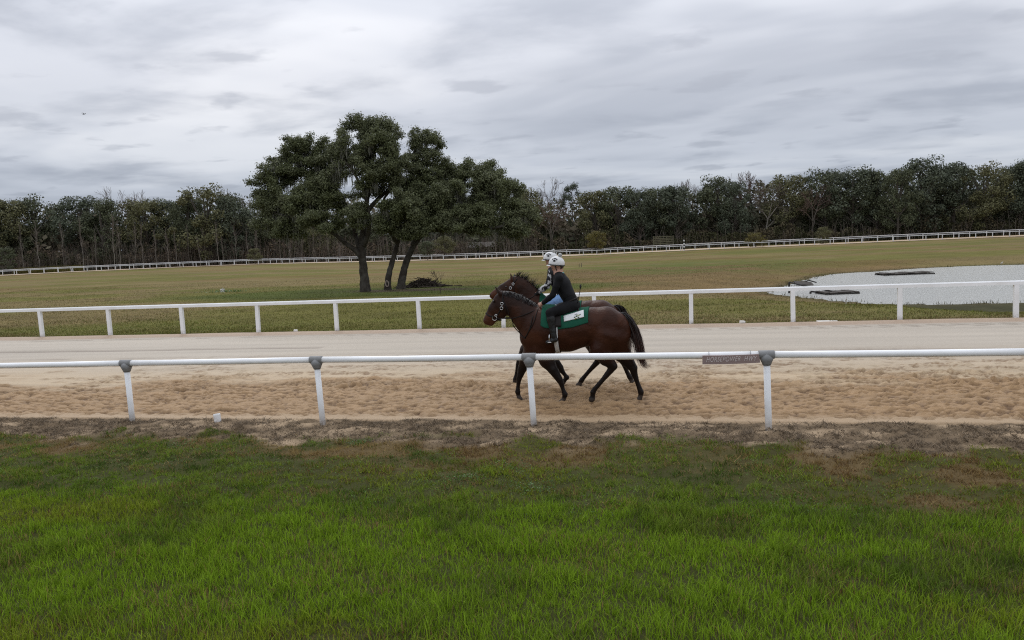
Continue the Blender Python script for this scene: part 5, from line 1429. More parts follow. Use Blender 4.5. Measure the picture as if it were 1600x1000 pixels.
# ------------------------------------------------------------------ riders
m_skin = pmat('skin', (0.42, 0.24, 0.175), rough=0.5, var=0.04, vscale=20, spec=0.3)
m_black = pmat('black_knit', (0.009, 0.009, 0.010), rough=0.85, var=0.15, vscale=20, bump=0.004, bscale=40, spec=0.15)
m_vest = pmat('black_vest', (0.0065, 0.0065, 0.008), rough=0.7, var=0.1, vscale=15, bump=0.004, bscale=30, spec=0.2)
m_breech = pmat('black_breeches', (0.008, 0.008, 0.009), rough=0.8, bump=0.003, bscale=35, spec=0.15)
m_denim = pmat('light_denim', (0.16, 0.27, 0.46), rough=0.9, var=0.12, vscale=25, bump=0.004, bscale=50, spec=0.1)
m_boot = pmat('black_boots', (0.008, 0.008, 0.008), rough=0.42, bump=0.003, bscale=25, spec=0.4)
m_cap = pmat('white_cap_cover', (0.66, 0.66, 0.65), rough=0.8, var=0.05, vscale=12, bump=0.003, bscale=40, spec=0.15)
m_print = pmat('black_print', (0.012, 0.012, 0.014), rough=0.7)
m_pom = pmat('grey_white_pompom', (0.55, 0.55, 0.53), rough=0.95, island=0.4, spec=0.05)
m_strap = pmat('black_strap', (0.01, 0.01, 0.011), rough=0.6)
m_teal = pmat('teal_collar', (0.10, 0.30, 0.31), rough=0.85)
m_hairb = pmat('brown_hair', (0.035, 0.020, 0.013), rough=0.55, island=0.3, spec=0.3)
m_greyc = pmat('pale_grey_sleeve', (0.42, 0.42, 0.42), rough=0.85, var=0.08, vscale=20)
m_glove = pmat('black_glove', (0.010, 0.010, 0.011), rough=0.7)
m_lip = pmat('lips', (0.30, 0.11, 0.09), rough=0.5)


def rider(label, Y, K, sc, clothes, seed):
    """K: joints in survey pixels; sc: size of survey pixels on this plane"""
    k = sc / PXM; J = {n: zp(*v[:2], Y + (v[2] if len(v) > 2 else 0)) for n, v in K.items()}
    org = np.array([J['hip'][0], Y, J['hip'][2] - 0.1])
    o = empty('person', org); tag(o, label, 'person')
    lo = np.min([*J.values()], 0) - 0.25; hi = np.max([*J.values()], 0) + 0.25
    def L(n): return J[n + '_l'], J[n + '_r']
    body = Field(lo, hi, 0.011); top = Field(lo, hi, 0.011); low = Field(lo, hi, 0.011); boots = {'_l': Field(lo, hi, 0.011), '_r': Field(lo, hi, 0.011)}; vest = Field(lo, hi, 0.011)
    hd = J['head']; ax = J['face'] - hd; ax[1] = 0; ax /= np.linalg.norm(ax); up_ = np.array([-ax[2], 0, ax[0]]);
    if up_[2] < 0: up_ = -up_
    def H(a, u, s_=0.0): return hd + ax * a + up_ * u + np.array([0, s_, 0])
    # head: skull, jaw, nose, brow, chin, lips, ears
    body.cone(H(-0.012, 0.02), H(0.012, 0.02), 0.090, 0.086, 0.86, 0.03); body.cone(H(0.03, -0.02), H(0.045, -0.075), 0.064, 0.040, 0.85, 0.03)
    body.cone(H(0.082, 0.000), H(0.104, -0.028), 0.010, 0.013, 1, 0.012); body.cone(H(0.078, 0.015, -0.03), H(0.078, 0.015, 0.03), 0.014, 0.014, 1, 0.012)
    body.cone(H(0.075, -0.095), H(0.078, -0.098), 0.020, 0.020, 1, 0.015); body.cone(H(0.084, -0.055), H(0.086, -0.06), 0.014, 0.014, 1, 0.010)
    for s_ in (-1, 1): body.cone(H(-0.005, 0.015, s_ * 0.082), H(-0.012, -0.022, s_ * 0.082), 0.018, 0.011, 1, 0.01); body.cone(H(0.082, -0.004, s_ * 0.03), H(0.083, -0.004, s_ * 0.03), 0.012, 0.012, 1, 0.008)
    nk = J['neck']; body.cone(H(-0.02, -0.05), nk, 0.058, 0.062, 1, 0.03)
    ch, wa, hp = J['chest'], J['waist'], J['hip']
    body.chain([nk, ch, wa, hp], [0.075, 0.112, 0.098, 0.118], 1.25, 0.04)
    top.chain([nk + (ch - nk) * 0.25, ch, wa, lerp(wa, hp, 0.35)], [0.090, 0.128, 0.112, 0.120], 1.25, 0.04)
    vest.chain([lerp(nk, ch, 0.35), ch, lerp(ch, wa, 0.8)], [0.106, 0.140, 0.126], 1.22, 0.04)
    low.chain([lerp(wa, hp, 0.3), hp], [0.112, 0.134], 1.2, 0.04)
    for sd in ('_l', '_r'):
        sh, el, wr = J['shoulder' + sd], J['elbow' + sd], J['wrist' + sd]
        for fld, g in ((body, 0), (top, 0.011)):
            fld.cone(lerp(nk, sh, 0.3), sh, 0.058 + g, 0.056 + g, 1, 0.03)
            fld.chain([sh, lerp(sh, el, 0.5), el, lerp(el, wr, 0.4)], [0.054 + g, 0.047 + g, 0.038 + g, 0.037 + g], 1, 0.02)
            fld.chain([lerp(el, wr, 0.4), lerp(el, wr, 0.93)], [0.037 + g, 0.027 + g], 1, 0.02)
        body.cone(lerp(el, wr, 0.9), wr, 0.027, 0.026, 1, 0.015)
        # hand: palm, four fingers curled on the rein, thumb on top
        hdir = wr - el; hdir /= np.linalg.norm(hdir); dn = np.array([0, 0, -1.0]) - hdir * (-hdir[2]); dn /= np.linalg.norm(dn); lat = np.array([0, 1.0 if sd == '_l' else -1.0, 0])
        kn = wr + hdir * 0.075; body.cone(wr, kn, 0.026, 0.027, 1, 0.015)
        for q, ln in zip((-0.028, -0.009, 0.010, 0.027), (0.036, 0.042, 0.039, 0.030)):
            p0 = kn + dn * q + hdir * 0.004; p1 = p0 + hdir * 0.018 + lat * ln * 0.6; p2 = p1 - hdir * 0.024 + lat * ln * 0.35; body.chain([p0, p1, p2], [0.0105, 0.0098, 0.0088], 1, 0.006)
        t0 = wr + hdir * 0.03 - dn * 0.024; body.chain([t0, t0 + hdir * 0.03 - dn * 0.012 + lat * 0.012, t0 + hdir * 0.05 + lat * 0.022 - dn * 0.006], [0.013, 0.0115, 0.010], 1, 0.008)
        kn_, an, to = J['knee' + sd], J['ankle' + sd], J['toe' + sd]; hj = hp + np.array([0, -0.09 if sd == '_l' else 0.09, -0.01])
        for fld, g in ((body, 0), (low, 0.013)):
            fld.chain([hj, lerp(hj, kn_, 0.5), kn_], [0.098 + g, 0.083 + g, 0.060 + g], 1, 0.03)
            fld.chain([kn_, lerp(kn_, an, 0.35)], [0.058 + g, 0.058 + g], 1, 0.02)
        heel = an + (an - kn_) / np.linalg.norm(an - kn_) * 0.055 + np.array([0.02, 0, 0])
        for fld, g in ((body, 0), (boots[sd], 0.013)):
            fld.chain([kn_ + (an - kn_) * (0.08 if g else 0), lerp(kn_, an, 0.3), lerp(kn_, an, 0.75), an], [0.054 + g + (0.004 if g else 0), 0.058 + g, 0.042 + g, 0.038 + g], 1, 0.02)
            fld.chain([heel, lerp(heel, to, 0.55), to], [0.034 + g * 0.7, 0.033 + g * 0.5, 0.026 + g * 0.5], 1, 0.02)
    V, F = body.mesh(1); mk('body', V - org, F, m_skin, o, smooth=True)
    for fld, nm, mt_ in ((top, 'sweater', clothes['top']), (vest, 'vest', clothes['vest']), (low, 'breeches', clothes['low']), (boots['_l'], 'boot', m_boot), (boots['_r'], 'boot', m_boot)):
        V, F = fld.mesh(2)
        V = V + np.stack([np.zeros(len(V)), (fbm(V[:, 0] * 14, V[:, 2] * 14, 3, seed) - 0.5) * 0.012, np.zeros(len(V))], 1)
        if nm == 'sweater' and clothes.get('two'):
            u = pix(V)[0]; c = np.where(((fbm(V[:, 0] * 16, V[:, 2] * 16, 2, 800) > 0.52) & (V[:, 0] < J['chest'][0] - 0.03))[:, None], np.array([0.40, 0.40, 0.40]), np.array([0.012, 0.012, 0.013])); m_tt = pmat('patterned_sleeve', attr=True, rough=0.85); mk(nm, V - org, F, m_tt, o, col=c, smooth=True)
        else: mk(nm, V - org, F, mt_, o, smooth=True)
    for s_ in (-1, 1):
        MB().ball(H(0.086, -0.002, s_ * 0.031) - org, 0.0105, 8, 6).build('eye', m_eye, o, True)
    MB().tube([H(0.098, -0.060, -0.016) - org, H(0.101, -0.060, 0) - org, H(0.098, -0.060, 0.016) - org], 0.005, 6).build('mouth', m_lip, o, True)
    # hands in gloves
    if clothes.get('glove'):
        for sd in ('_l', '_r'):
            el, wr = J['elbow' + sd], J['wrist' + sd]; hdir = (wr - el) / np.linalg.norm(wr - el); g = Field(wr - 0.14, wr + 0.16, 0.008)
            g.chain([wr - hdir * 0.05, wr, wr + hdir * 0.075], [0.036, 0.031, 0.032], 1, 0.012)
            V, F = g.mesh(1); mk('glove', V - org, F, clothes['glove'], o, smooth=True)
    # hair at the nape
    rr = np.random.default_rng(seed); cur = []
    for _ in range(90):
        s0 = rr.uniform(-0.07, 0.07); a = H(-0.06 + rr.normal(0, 0.01), -0.01, s0); cur.append([a, a - up_ * 0.035 - ax * 0.012, a - up_ * 0.065 + ax * rr.uniform(0.0, 0.02)])
    hair_strands('hair', m_hairb, o, cur, np.array([1, 1, 1.0]), np.array([1, 1, 1.0]), 0.007, org, rr)
    # collar
    a = np.linspace(0, 2 * np.pi, 17); nd = (nk - hd) / np.linalg.norm(nk - hd)
    ring = np.stack([0.072 * np.cos(a), 0.072 * np.sin(a), np.zeros(17)], 1) + nk + [0.012, 0, 0.012]; MB().tube(ring - org, 0.014, 7, caps=False).build('collar', clothes['collar'], o, True)
    # helmet with a stretch cover, peak, band, pompom and paw print
    hc = H(-0.008, 0.045); tl = clothes.get('tilt', 0.35); xa = ax * math.cos(tl) + up_ * math.sin(tl); za = -ax * math.sin(tl) + up_ * math.cos(tl)
    M = np.stack([xa, np.array([0, 1.0, 0]), za], 1)
    V = []; F = []; nu, nv = 22, 9
    for i in range(nv):
        t_ = -0.30 + (np.pi / 2 + 0.30) * i / nv
        for j in range(nu):
            p = 2 * np.pi * j / nu; V.append((0.138 * math.cos(t_) * math.cos(p), 0.116 * math.cos(t_) * math.sin(p), 0.122 * math.sin(t_)))
    V.append((0, 0, 0.122)); 
    for i in range(nv - 1):
        for j in range(nu): F.append((i * nu + j, i * nu + (j + 1) % nu, (i + 1) * nu + (j + 1) % nu, (i + 1) * nu + j))
    for j in range(nu): F.append(((nv - 1) * nu + j, (nv - 1) * nu + (j + 1) % nu, nv * nu))
    V = np.array(V); hm = mk('helmet', V @ M.T + hc - org, F, m_cap, o, smooth=True)
    so_ = hm.modifiers.new('shell', 'SOLIDIFY'); so_.thickness = 0.012; so_.offset = 1
    # peak
    V = []; F = []; n = 11
    for i in range(n):
        p = (i / (n - 1) - 0.5) * 1.9
        for q, rr_ in ((0, 1.0), (1, 1.16 + 0.10 * math.cos(p))):
            for z_ in (-0.030, -0.038): V.append((0.136 * math.cos(p) * rr_, 0.114 * math.sin(p) * (rr_ * 0.9 + 0.1), z_ - 0.012 * q))
    for i in range(n - 1):
        a = 4 * i; b = a + 4; F += [(a, a + 2, b + 2, b), (a + 1, b + 1, b + 3, a + 3), (a + 2, a + 3, b + 3, b + 2), (a, b, b + 1, a + 1)]
    mk('peak', np.array(V) @ M.T + hc - org, F, m_cap, hm, smooth=True)
    a = np.linspace(0, 2 * np.pi, 29); band = np.stack([0.140 * np.cos(a), 0.118 * np.sin(a), np.full(29, -0.026)], 1); MB().tube(band @ M.T + hc - org, 0.0065, 6, caps=False).build('helmet_band', m_print, hm, True)
    P = rr.normal(0, 1, (700, 3)); P /= np.linalg.norm(P, axis=1)[:, None]; pc_ = np.array([-0.045, 0.0, 0.142])
    V, F = leaf_quads(P * 0.034 * rr.uniform(0.6, 1.05, (700, 1)) + pc_, P, 0.010, 0.4, seed); mk('pompom', V @ M.T + hc - org, F, m_pom, hm)
    def onshell(az, el, R_, nn=10):
        c = np.array([math.cos(el) * math.cos(az), math.cos(el) * math.sin(az), math.sin(el)]); e1 = np.cross(c, [0, 0, 1.0]); e1 /= np.linalg.norm(e1); e2 = np.cross(e1, c); q = []
        for t_ in np.linspace(0, 2 * np.pi, nn, endpoint=False):
            d = c + (e1 * math.cos(t_) * R_[0] + e2 * math.sin(t_) * R_[1]); d /= np.linalg.norm(d); q.append(d * np.array([0.138, 0.116, 0.122]) * 1.03)
        return np.array(q) @ M.T + hc - org
    for az0 in (-1.35, 1.6):
        pr_ = MB()
        for da, de, R_ in ((0, -0.03, (0.13, 0.11)), (-0.24, 0.12, (0.06, 0.08)), (-0.09, 0.22, (0.065, 0.085)), (0.09, 0.22, (0.065, 0.085)), (0.24, 0.12, (0.06, 0.08))):
            q = onshell(az0 + da * 1.35, 0.42 + de * 1.35, (R_[0] * 1.35, R_[1] * 1.35)); pr_.add(q, [tuple(range(10))])
        pr_.build('paw_print', m_print, hm)
    # chin strap
    for s_ in (-1, 1): MB().tube([H(0.02, 0.02, s_ * 0.088) - org, H(0.03, -0.05, s_ * 0.075) - org, H(0.055, -0.112, s_ * 0.03) - org], 0.0075, 6).build('chin_strap', m_strap, o, True)
    # belt
    a = np.linspace(0, 2 * np.pi, 25); bd = (wa - hp) / np.linalg.norm(wa - hp); e1 = np.array([bd[2], 0, -bd[0]]); bc = lerp(wa, hp, 0.30)
    ring = bc + 0.122 * np.cos(a)[:, None] * e1 + 0.148 * np.sin(a)[:, None] * np.array([0, 1.0, 0]); MB().tube(ring - org, 0.016, 7, caps=False).build('belt', m_leather, o, True)
    return o, J, org


near_rider = dict(head=(503, 163), face=(470, 178), neck=(510, 207), chest=(528, 262), waist=(572, 345), hip=(588, 382), shoulder_l=(514, 232, -0.19), shoulder_r=(514, 232, 0.19), elbow_l=(478, 325, -0.22), elbow_r=(478, 325, 0.22),
                  wrist_l=(422, 372, -0.11), wrist_r=(422, 368, 0.10), knee_l=(462, 424, -0.31), knee_r=(462, 418, 0.31), ankle_l=(484, 556, -0.33), ankle_r=(484, 548, 0.33), toe_l=(447, 588, -0.35), toe_r=(447, 582, 0.35))
pa, JA, orga = rider('rider on the near horse in black top, breeches and boots, white spotted cap', YN, near_rider, 1.0, dict(top=m_black, vest=m_vest, low=m_breech, collar=m_teal, tilt=0.50), 901)
far_rider = dict(head=(468, 133), face=(438, 145), neck=(474, 176), chest=(488, 226), waist=(530, 300), hip=(548, 338), shoulder_l=(474, 204, -0.19), shoulder_r=(474, 204, 0.19), elbow_l=(446, 276, -0.22), elbow_r=(446, 272, 0.22),
                 wrist_l=(396, 312, -0.11), wrist_r=(392, 308, 0.10), knee_l=(432, 378, -0.31), knee_r=(432, 374, 0.31), ankle_l=(456, 496, -0.33), ankle_r=(456, 490, 0.33), toe_l=(424, 524, -0.35), toe_r=(424, 520, 0.35))
pb, JB, orgb = rider('rider on the far horse in light blue jeans and a grey-patterned sleeve, white cap', YF, far_rider, 1.115, dict(top=m_greyc, vest=m_vest, low=m_denim, collar=m_glove, two=True, glove=m_glove, tilt=0.42), 902)

# stirrups belong to the saddles
def stirrups(horse, org, J, yc):
    for sd, sg in (('_l', -1), ('_r', 1)):
        t_ = lerp(J['ankle' + sd], J['toe' + sd], 0.62) + np.array([0, 0, -0.03]); top_ = t_ + np.array([0.02, 0, 0.15]); q = []
        for a in np.linspace(0, 2 * np.pi, 17): q.append(t_ + np.array([0.0, 0.062 * math.sin(a), 0.065 - 0.068 * math.cos(a)]))
        st = MB(); st.tube(np.array(q) - org, 0.008, 6, caps=False); st.box(*(np.array([t_ + [-0.03, -0.055, -0.012], t_ + [0.03, 0.055, 0.002]]) - org)); ob = st.build('stirrup', m_metal, horse, True)
        MB().tube(np.array([t_ + [0, 0, 0.13], lerp(t_, J['knee' + sd], 0.45) + [0.03, 0, 0], J['knee' + sd] + [0.1, -sg * 0.05, 0.03]]) - org, 0.010, 6).build('stirrup_leather', m_leather, horse, True)
stirrups(horse_a, org_a, JA, YN); stirrups(horse_b, org_b, JB, YF)

# riding crop tucked into the near rider's belt
p0 = zp(612, 385, YN - 0.10); p1 = zp(622, 345, YN - 0.12); p2 = zp(631, 290, YN - 0.13); p3 = zp(633, 266, YN - 0.13)
crop = empty('riding_crop', p0); tag(crop, "thin black riding crop standing up behind the near rider's back", 'riding crop')
MB().tube(np.array([p0, p1, p2]) - p0, [0.009, 0.007, 0.006], 7).build('shaft', m_strap, crop, True)
MB().tube(np.array([p2, lerp(p2, p3, 0.3), p3]) - p0, [0.008, 0.016, 0.014], 8, ys=0.5).build('flap', m_strap, crop, True)
# ------------------------------------------------------------------ small things
# white drain pipe stub by the near rail
p = gnd(341, 663); st = MB(); a = 20
V = []; F = []
for rr_, zz in ((0.056, -0.1), (0.056, 0.15), (0.046, 0.15), (0.046, 0.02)):
    for j in range(a): V.append((rr_ * math.cos(2 * np.pi * j / a), rr_ * math.sin(2 * np.pi * j / a), zz))
for i in range(3):
    for j in range(a): F.append((i * a + j, i * a + (j + 1) % a, (i + 1) * a + (j + 1) % a, (i + 1) * a + j))
F.append(tuple(3 * a + j for j in range(a)))
o = mk('pipe_stub', V, F, m_post, smooth=False); o.location = [float(v) for v in (p[0], p[1], 0.02)]; o.rotation_euler = (0.05, -0.06, 0); tag(o, 'short white open pipe stub standing in the thatch left of the second post', 'pipe')

# small white blocks at the foot of the inner rail
m_block = pmat('white_block', (0.66, 0.64, 0.60), rough=0.8, var=0.1, vscale=12)
for px_, py_, wz, lab in [(465.5, 519.5, 0.13, 'small white block at the foot of the inner rail left of the oak trunks'), (1158, 505, 0.16, 'small white block at the foot of the inner rail right of the horses')]:
    p = gnd(px_, py_); b = MB(); V = []
    b.box((-wz / 2, -0.05, -0.03), (wz / 2, 0.05, 0.085)); o = b.build('marker_block', m_block); o.location = [float(p[0]), 24.05, 0.03]; o.rotation_euler = (0.1, 0.08, 0.3)
    bv = o.modifiers.new('bevel', 'BEVEL'); bv.width = 0.015; bv.segments = 2; tag(o, lab, 'block')
p = gnd(1293, 504); b = MB(); b.box((-0.3, -0.12, -0.02), (0.3, 0.12, 0.03)); o = b.build('flat_slab', m_block); o.location = [float(p[0]), 24.15, 0.02]; o.rotation_euler = (0.03, 0.02, 0.1)
bv = o.modifiers.new('bevel', 'BEVEL'); bv.width = 0.015; tag(o, 'flat pale slab lying by the inner rail below the pond', 'slab')

# white marker box with a few plants round it, on the grass left of the oaks
p = gnd(348, 457); z = float(terrain(p[0:1], p[1:2])[0]); mk_o = empty('marker_box', (p[0], p[1], z)); tag(mk_o, 'small white box on the infield grass left of the oaks', 'box')
MB().box((-0.11, -0.1, -0.02), (0.11, 0.1, 0.20)).build('body', m_block, mk_o); MB().box((-0.13, -0.12, 0.203), (0.13, 0.12, 0.235)).build('lid', m_white, mk_o); MB().tube([(0, 0, 0.23), (0.01, 0, 0.33)], 0.02, 7).build('spout', m_coup, mk_o)
r = np.random.default_rng(61); n = 260; P = np.stack([p[0] + r.normal(0.3, 1.0, n), p[1] + r.normal(0, 0.25, n), np.zeros(n)], 1); P[:, 2] = terrain(P[:, 0], P[:, 1]) + r.uniform(0, 0.14, n)
V, F = leaf_quads(P, np.tile([0, -.5, 1.0], (n, 1)), 0.05, 0.7, 62); wv = mk('weeds', V, F, m_weed); tag(wv, 'low weeds round the small white box', 'weeds', kind='stuff')

# brush pile right of the leaning oak
m_stick = pmat('dead_branches', (0.062, 0.05, 0.042), rough=0.9, island=0.45, spec=0.05); m_brushleaf = pmat('withered_leaves', (0.050, 0.048, 0.027), rough=0.8, island=0.5, spec=0.05)
p = gnd(662, 449); z = float(terrain(p[0:1], p[1:2])[0]); bp = empty('brush_pile', (p[0], p[1], z)); tag(bp, 'low heap of cut branches and dead leaves right of the leaning oak', 'brush pile')
n = 420; A = np.stack([r.normal(0, 0.62, n), r.normal(0, 0.4, n), np.zeros(n)], 1); hh = 0.62 * np.exp(-(A[:, 0] / 0.95) ** 2 - (A[:, 1] / 0.6) ** 2); A[:, 2] = hh * r.uniform(0.1, 1.0, n)
dv = r.normal(0, 1, (n, 3)); dv[:, 2] *= 0.35; dv /= np.linalg.norm(dv, axis=1)[:, None]; ln = r.uniform(0.15, 0.5, n)[:, None]; rad = r.uniform(0.008, 0.035, n)
A2 = A - dv * ln; B2 = A + dv * ln; A2[:, 2] = np.maximum(A2[:, 2], 0.01); B2[:, 2] = np.maximum(B2[:, 2], 0.01); V, F = edge_tubes(A2, B2, rad, rad * 0.7, 5); q = mk('branches', V, F, m_stick, bp); tag(q, kind='stuff')
n = 3200; P = np.stack([r.normal(0, 0.66, n), r.normal(0, 0.4, n), np.zeros(n)], 1); P[:, 2] = 0.58 * np.exp(-(P[:, 0] / 0.95) ** 2 - (P[:, 1] / 0.6) ** 2) * r.uniform(0, 1, n)
V, F = leaf_quads(P, r.normal(0, 1, (n, 3)), 0.045, 0.6, 63); q = mk('leaves', V, F, m_brushleaf, bp); tag(q, kind='stuff')
for i, (lx, ly, lh) in enumerate([(-0.6, -0.1, 0.26), (0.25, 0.0, 0.42), (1.15, 0.1, 0.16)]):
    MB().ball((lx, ly, lh * 0.5), (0.5 - 0.1 * i, 0.3, lh * 0.55), 9, 6).build('earth_clump', m_stick, bp)
# bare sapling standing in front of the heap
p = gnd(688, 458); z = float(terrain(p[0:1], p[1:2])[0]); plant_o = empty('young_sapling', (p[0], p[1], z)); tag(plant_o, 'thin leafless young sapling in front of the brush pile', 'sapling')
A, B, ra, rb = bare_proto(66, 0.6, 2, 0.5); hgt = 1.45; V, F = edge_tubes(A * hgt, B * hgt, np.maximum(ra * hgt * 0.9, 0.009), np.maximum(rb * hgt * 0.9, 0.007), 5); mk('stem', V, F, m_stick, plant_o)

# two dark stakes on the infield right of the riders
for px_, lab, hh in [(905, 'left of two thin dark stakes on the infield right of the riders', 0.42), (908.5, 'right of two thin dark stakes on the infield right of the riders', 0.46)]:
    p = gnd(px_, 420.5, -0.3); z = float(terrain(p[0:1], p[1:2])[0]); b = MB(); b.tube([(0, 0, -0.1), (0.01, 0, hh * 0.9), (0.012, 0, hh)], [0.035, 0.03, 0.01], 7); o = b.build('stake', m_trunk); o.location = (float(p[0]), float(p[1]), z); tag(o, lab, 'stake', 'stakes on the infield')

# black and white striped distance pole at the far rail
i = int(np.argmin(np.abs(pix(np.column_stack([FIN, np.zeros(len(FIN))]))[0] - 1069))); q = FIN[i] - nn[i] * 0.45; q = atd(1069, 392, 164.5); z = float(terrain(q[0:1], q[1:2])[0])
sp = empty('striped_pole', (q[0], q[1], z)); tag(sp, 'black and white banded pole standing at the distant rail', 'pole'); m_blk = pmat('black_paint', (0.012, 0.012, 0.013), rough=0.5)
seg = 2.36 / 7
for k in range(7): MB().tube([(0, 0, k * seg - (0.2 if k == 0 else 0)), (0, 0, (k + 1) * seg)], 0.115 if k % 2 else 0.112, 12).build('band', m_white if k % 2 == 0 else m_blk, sp, True)

# pond: two rafts, a gangway with handrail, a white stake
m_deck = pmat('wet_dark_timber', (0.022, 0.019, 0.016), rough=0.6, var=0.2, vscale=5, spec=0.3); m_deck2 = pmat('worn_plank', (0.042, 0.034, 0.027), rough=0.75, var=0.2, vscale=6)
def raft(name, label, c, L, Wd, rz, planks, weeds):
    ro = empty(name, (c[0], c[1], POND_Z), rz); tag(ro, label, 'raft')
    for s_ in (-1, 1):
        MB().tube([(-L / 2, s_ * Wd * 0.36, -0.06), (L / 2, s_ * Wd * 0.36, -0.06)], 0.12, 10).build('float', m_deck, ro, True)
    pw = L / planks; base_ = None
    for k in range(planks):
        b = MB().box((-pw * 0.46, -Wd / 2, 0.0), (pw * 0.46, Wd / 2, 0.05)) if base_ is None else None
        if base_ is None: base_ = b.build('plank', m_deck2, ro); ob = base_
        else: ob = like('plank', base_, ro)
        ob.location = (-L / 2 + pw * (k + 0.5), random.uniform(-0.09, 0.09), 0.075 + random.uniform(-0.02, 0.03)); ob.rotation_euler = (0, random.uniform(-0.02, 0.02), random.uniform(-0.02, 0.02))
    for s_ in (-1, 1): MB().box((-L / 2, s_ * Wd * 0.5 - 0.04, -0.05), (L / 2, s_ * Wd * 0.5 + 0.04, 0.07)).build('side_board', m_deck, ro)
    return ro
ca = gnd(1413, 427.5, POND_Z + 0.05); raft('pond_raft', 'long low dark raft lying out on the far side of the pond', ca, 3.3, 1.5, 0.12, 13, True)
cb = gnd(1308, 457, POND_Z + 0.05); raft('pond_raft', 'short dark plank raft at the end of the gangway', cb, 1.7, 1.3, 0.2, 8, False)
g0 = gnd(1266, 459, POND_Z); g1 = cb + np.array([-0.8, 0, 0]); gw = empty('gangway', (g0[0], g0[1], POND_Z)); tag(gw, 'dark pipe gangway from the grass bank to the short raft', 'gangway')
e0 = gnd(1233, 449, -0.2) - [0, 0, 0]; o3 = np.array([g0[0], g0[1], POND_Z])
h0 = aty(1233, 441, e0[1]); h1 = aty(1268, 449.5, e0[1] - 0.6); MB().tube(np.array([e0 - [0, 0, 0.5], h0]) - o3, 0.05, 7).build('post', m_deck, gw); MB().tube(np.array([h0, h1, aty(1300, 455, e0[1] - 1.2)]) - o3, 0.04, 7).build('handrail', m_deck, gw)
q0 = aty(1266.5, 455.5, g0[1]); MB().tube(np.array([g0 - [0, 0, 0.4], q0]) - o3, 0.055, 7).build('post', m_deck, gw); MB().tube(np.array([q0, aty(1300, 458.5, g0[1])]) - o3, 0.045, 7).build('handrail', m_deck, gw)
l0 = aty(1150, 453.5, e0[1] + 0.5); l0[2] = max(l0[2], float(terrain(l0[0:1], l0[1:2])[0]) + 0.05)
# brown landing at the bank end
p = gnd(1255, 443, POND_Z + 0.1); ld = empty('landing_stage', (p[0], p[1], POND_Z)); tag(ld, 'tilted brown board landing at the left tip of the pond', 'landing stage')
b0 = MB().box((-0.5, -0.06, 0), (0.5, 0.06, 0.04)).build('plank', m_deck2, ld)
for k in range(7):
    ob = b0 if k == 0 else like('plank', b0, ld); ob.location = (0.03 * (k % 2), -0.4 + 0.13 * k, 0.04 + 0.02 * k); ob.rotation_euler = (0.15, 0.1, 0)
MB().tube([(0.1, 0.45, 0.16), (0.4, 0.5, 0.25), (0.8, 0.3, 0.12)], 0.04, 6).build('log', m_deck, ld)
p = gnd(1321, 474, -0.35); z = float(terrain(p[0:1], p[1:2])[0]); b = MB(); b.tube([(0, 0, -0.1), (0.03, 0, 0.2), (0.045, 0, 0.34)], [0.022, 0.02, 0.016], 7); o = b.build('stake', m_white); o.location = (float(p[0]), float(p[1]), z); tag(o, 'short white stake on the near bank of the pond', 'stake')
# white wading bird at the far shore
p = gnd(1565, 413, -0.45); bd = empty('white_bird', (p[0], p[1], float(terrain(p[0:1], p[1:2])[0]))); bd.scale = (0.55, 0.55, 0.55); tag(bd, 'tiny white wading bird on the far shore of the pond', 'bird')
f = Field((-0.25, -0.1, 0), (0.25, 0.1, 0.5), 0.012); f.chain([(-0.13, 0, 0.22), (0, 0, 0.25), (0.09, 0, 0.27)], [0.03, 0.065, 0.045], 0.8, 0.02); f.chain([(0.09, 0, 0.28), (0.14, 0, 0.35), (0.12, 0, 0.42), (0.16, 0, 0.45), (0.21, 0, 0.44)], [0.035, 0.02, 0.02, 0.025, 0.008], 1, 0.02)
for s_ in (-0.025, 0.025): f.chain([(0, s_, 0.21), (0.01, s_, 0.03)], [0.013, 0.012], 1, 0.01)
V, F = f.mesh(1); mk('body', V, F, m_white, bd, smooth=True)
# small dark bird high over the left wood
p = atd(131, 178.5, 70); bd = empty('flying_bird', p); bd.scale = (0.75, 0.75, 0.75); tag(bd, 'tiny dark bird flying in the sky at left', 'bird'); f = Field((-0.3, -0.45, -0.2), (0.3, 0.45, 0.25), 0.014)
f.chain([(-0.2, 0, 0), (0, 0, 0.0), (0.14, 0, 0.02), (0.2, 0, 0.02)], [0.015, 0.045, 0.035, 0.01], 1, 0.02)
for s_ in (-1, 1): f.chain([(0.03, s_ * 0.02, 0.02), (0.07, s_ * 0.2, 0.11), (-0.03, s_ * 0.38, 0.08)], [0.04, 0.03, 0.014], 1, 0.015)
V, F = f.mesh(1); mk('body', V, F, m_blk, bd, smooth=True)

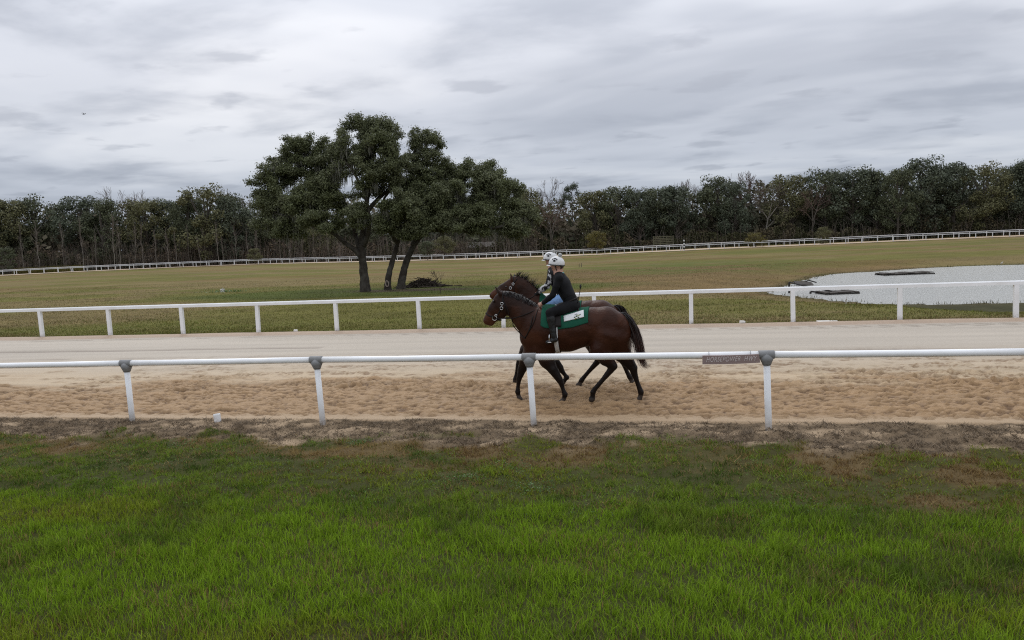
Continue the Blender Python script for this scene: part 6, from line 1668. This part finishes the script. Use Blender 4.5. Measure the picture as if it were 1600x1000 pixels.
# shed among the trees right of the leaning oak
m_shed = pmat('grey_boards', (0.085, 0.075, 0.064), rough=0.9, var=0.25, vscale=0.8, vstretch=(4, 4, 1)); m_roof = pmat('pale_metal_roof', (0.13, 0.12, 0.105), rough=0.8, var=0.3, vscale=0.6)
p = atd(754, 396, 209); z = float(terrain(p[0:1], p[1:2])[0]); sh = empty('shed', (p[0], p[1], z), 0.15); tag(sh, 'grey wooden shed with a pale roof among the trees right of the oaks', 'shed')
bw = None
for k in range(14):
    x0 = -3.5 + 0.5 * k
    if 5 <= k <= 7: continue
    ob = MB().box((-0.23, -0.04, 0), (0.23, 0.04, 2.6)).build('wall_board', m_shed, sh) if bw is None else like('wall_board', bw, sh); bw = bw or ob; ob.location = (x0 + 0.25, -2, 0.0)
for s_ in (-1, 1): MB().box((s_ * 3.5 - 0.05, -1.95, 0), (s_ * 3.5 + 0.05, 2, 2.7)).build('side_wall', m_shed, sh)
MB().box((-3.5, 1.95, 0), (3.5, 2.05, 3.4)).build('back_wall', m_shed, sh)
MB().box((-1.0, -1.7, 0), (0.5, -1.6, 2.2)).build('door', pmat('dark_door', (0.03, 0.027, 0.024), rough=0.9), sh)
V = [(-4, -2.6, 2.65), (4, -2.6, 2.65), (4, 0.2, 4.0), (-4, 0.2, 4.0), (4, 2.5, 3.3), (-4, 2.5, 3.3)]; V = V + [(a, b_, c_ + 0.1) for a, b_, c_ in V]
mk('roof', V, [(0, 3, 2, 1), (3, 5, 4, 2), (6, 7, 8, 9), (9, 8, 10, 11), (0, 1, 7, 6), (5, 11, 10, 4), (0, 6, 9, 3), (3, 9, 11, 5), (1, 2, 8, 7), (2, 4, 10, 8)], m_roof, sh)
for x_ in (-3.8, -1.3, 1.3, 3.8): MB().box((x_ - 0.08, -2.5, 0), (x_ + 0.08, -2.34, 2.65)).build('post', m_shed, sh)

# pale pasture gate in the wood edge right of the bush
m_gate = pmat('pale_boards', (0.115, 0.11, 0.068), rough=0.85, var=0.45, vscale=0.7)
p = atd(1037, 390, 190); z = float(terrain(p[0:1], p[1:2])[0]); gt = empty('pasture_gate', (p[0], p[1], z)); tag(gt, 'pale slatted pasture gate in the wood edge left of the striped pole', 'gate')
b0 = None
for k in range(6):
    ob = MB().box((-2.3, -0.03, -0.09), (2.3, 0.03, 0.09)).build('board', m_gate, gt) if b0 is None else like('board', b0, gt); b0 = b0 or ob; ob.location = (0, 0, 1.2 + 0.42 * k)
for x_ in (-2.4, -0.8, 0.8, 2.4): MB().box((x_ - 0.09, 0.035, -0.3), (x_ + 0.09, 0.2, 3.5)).build('post', m_gate, gt)
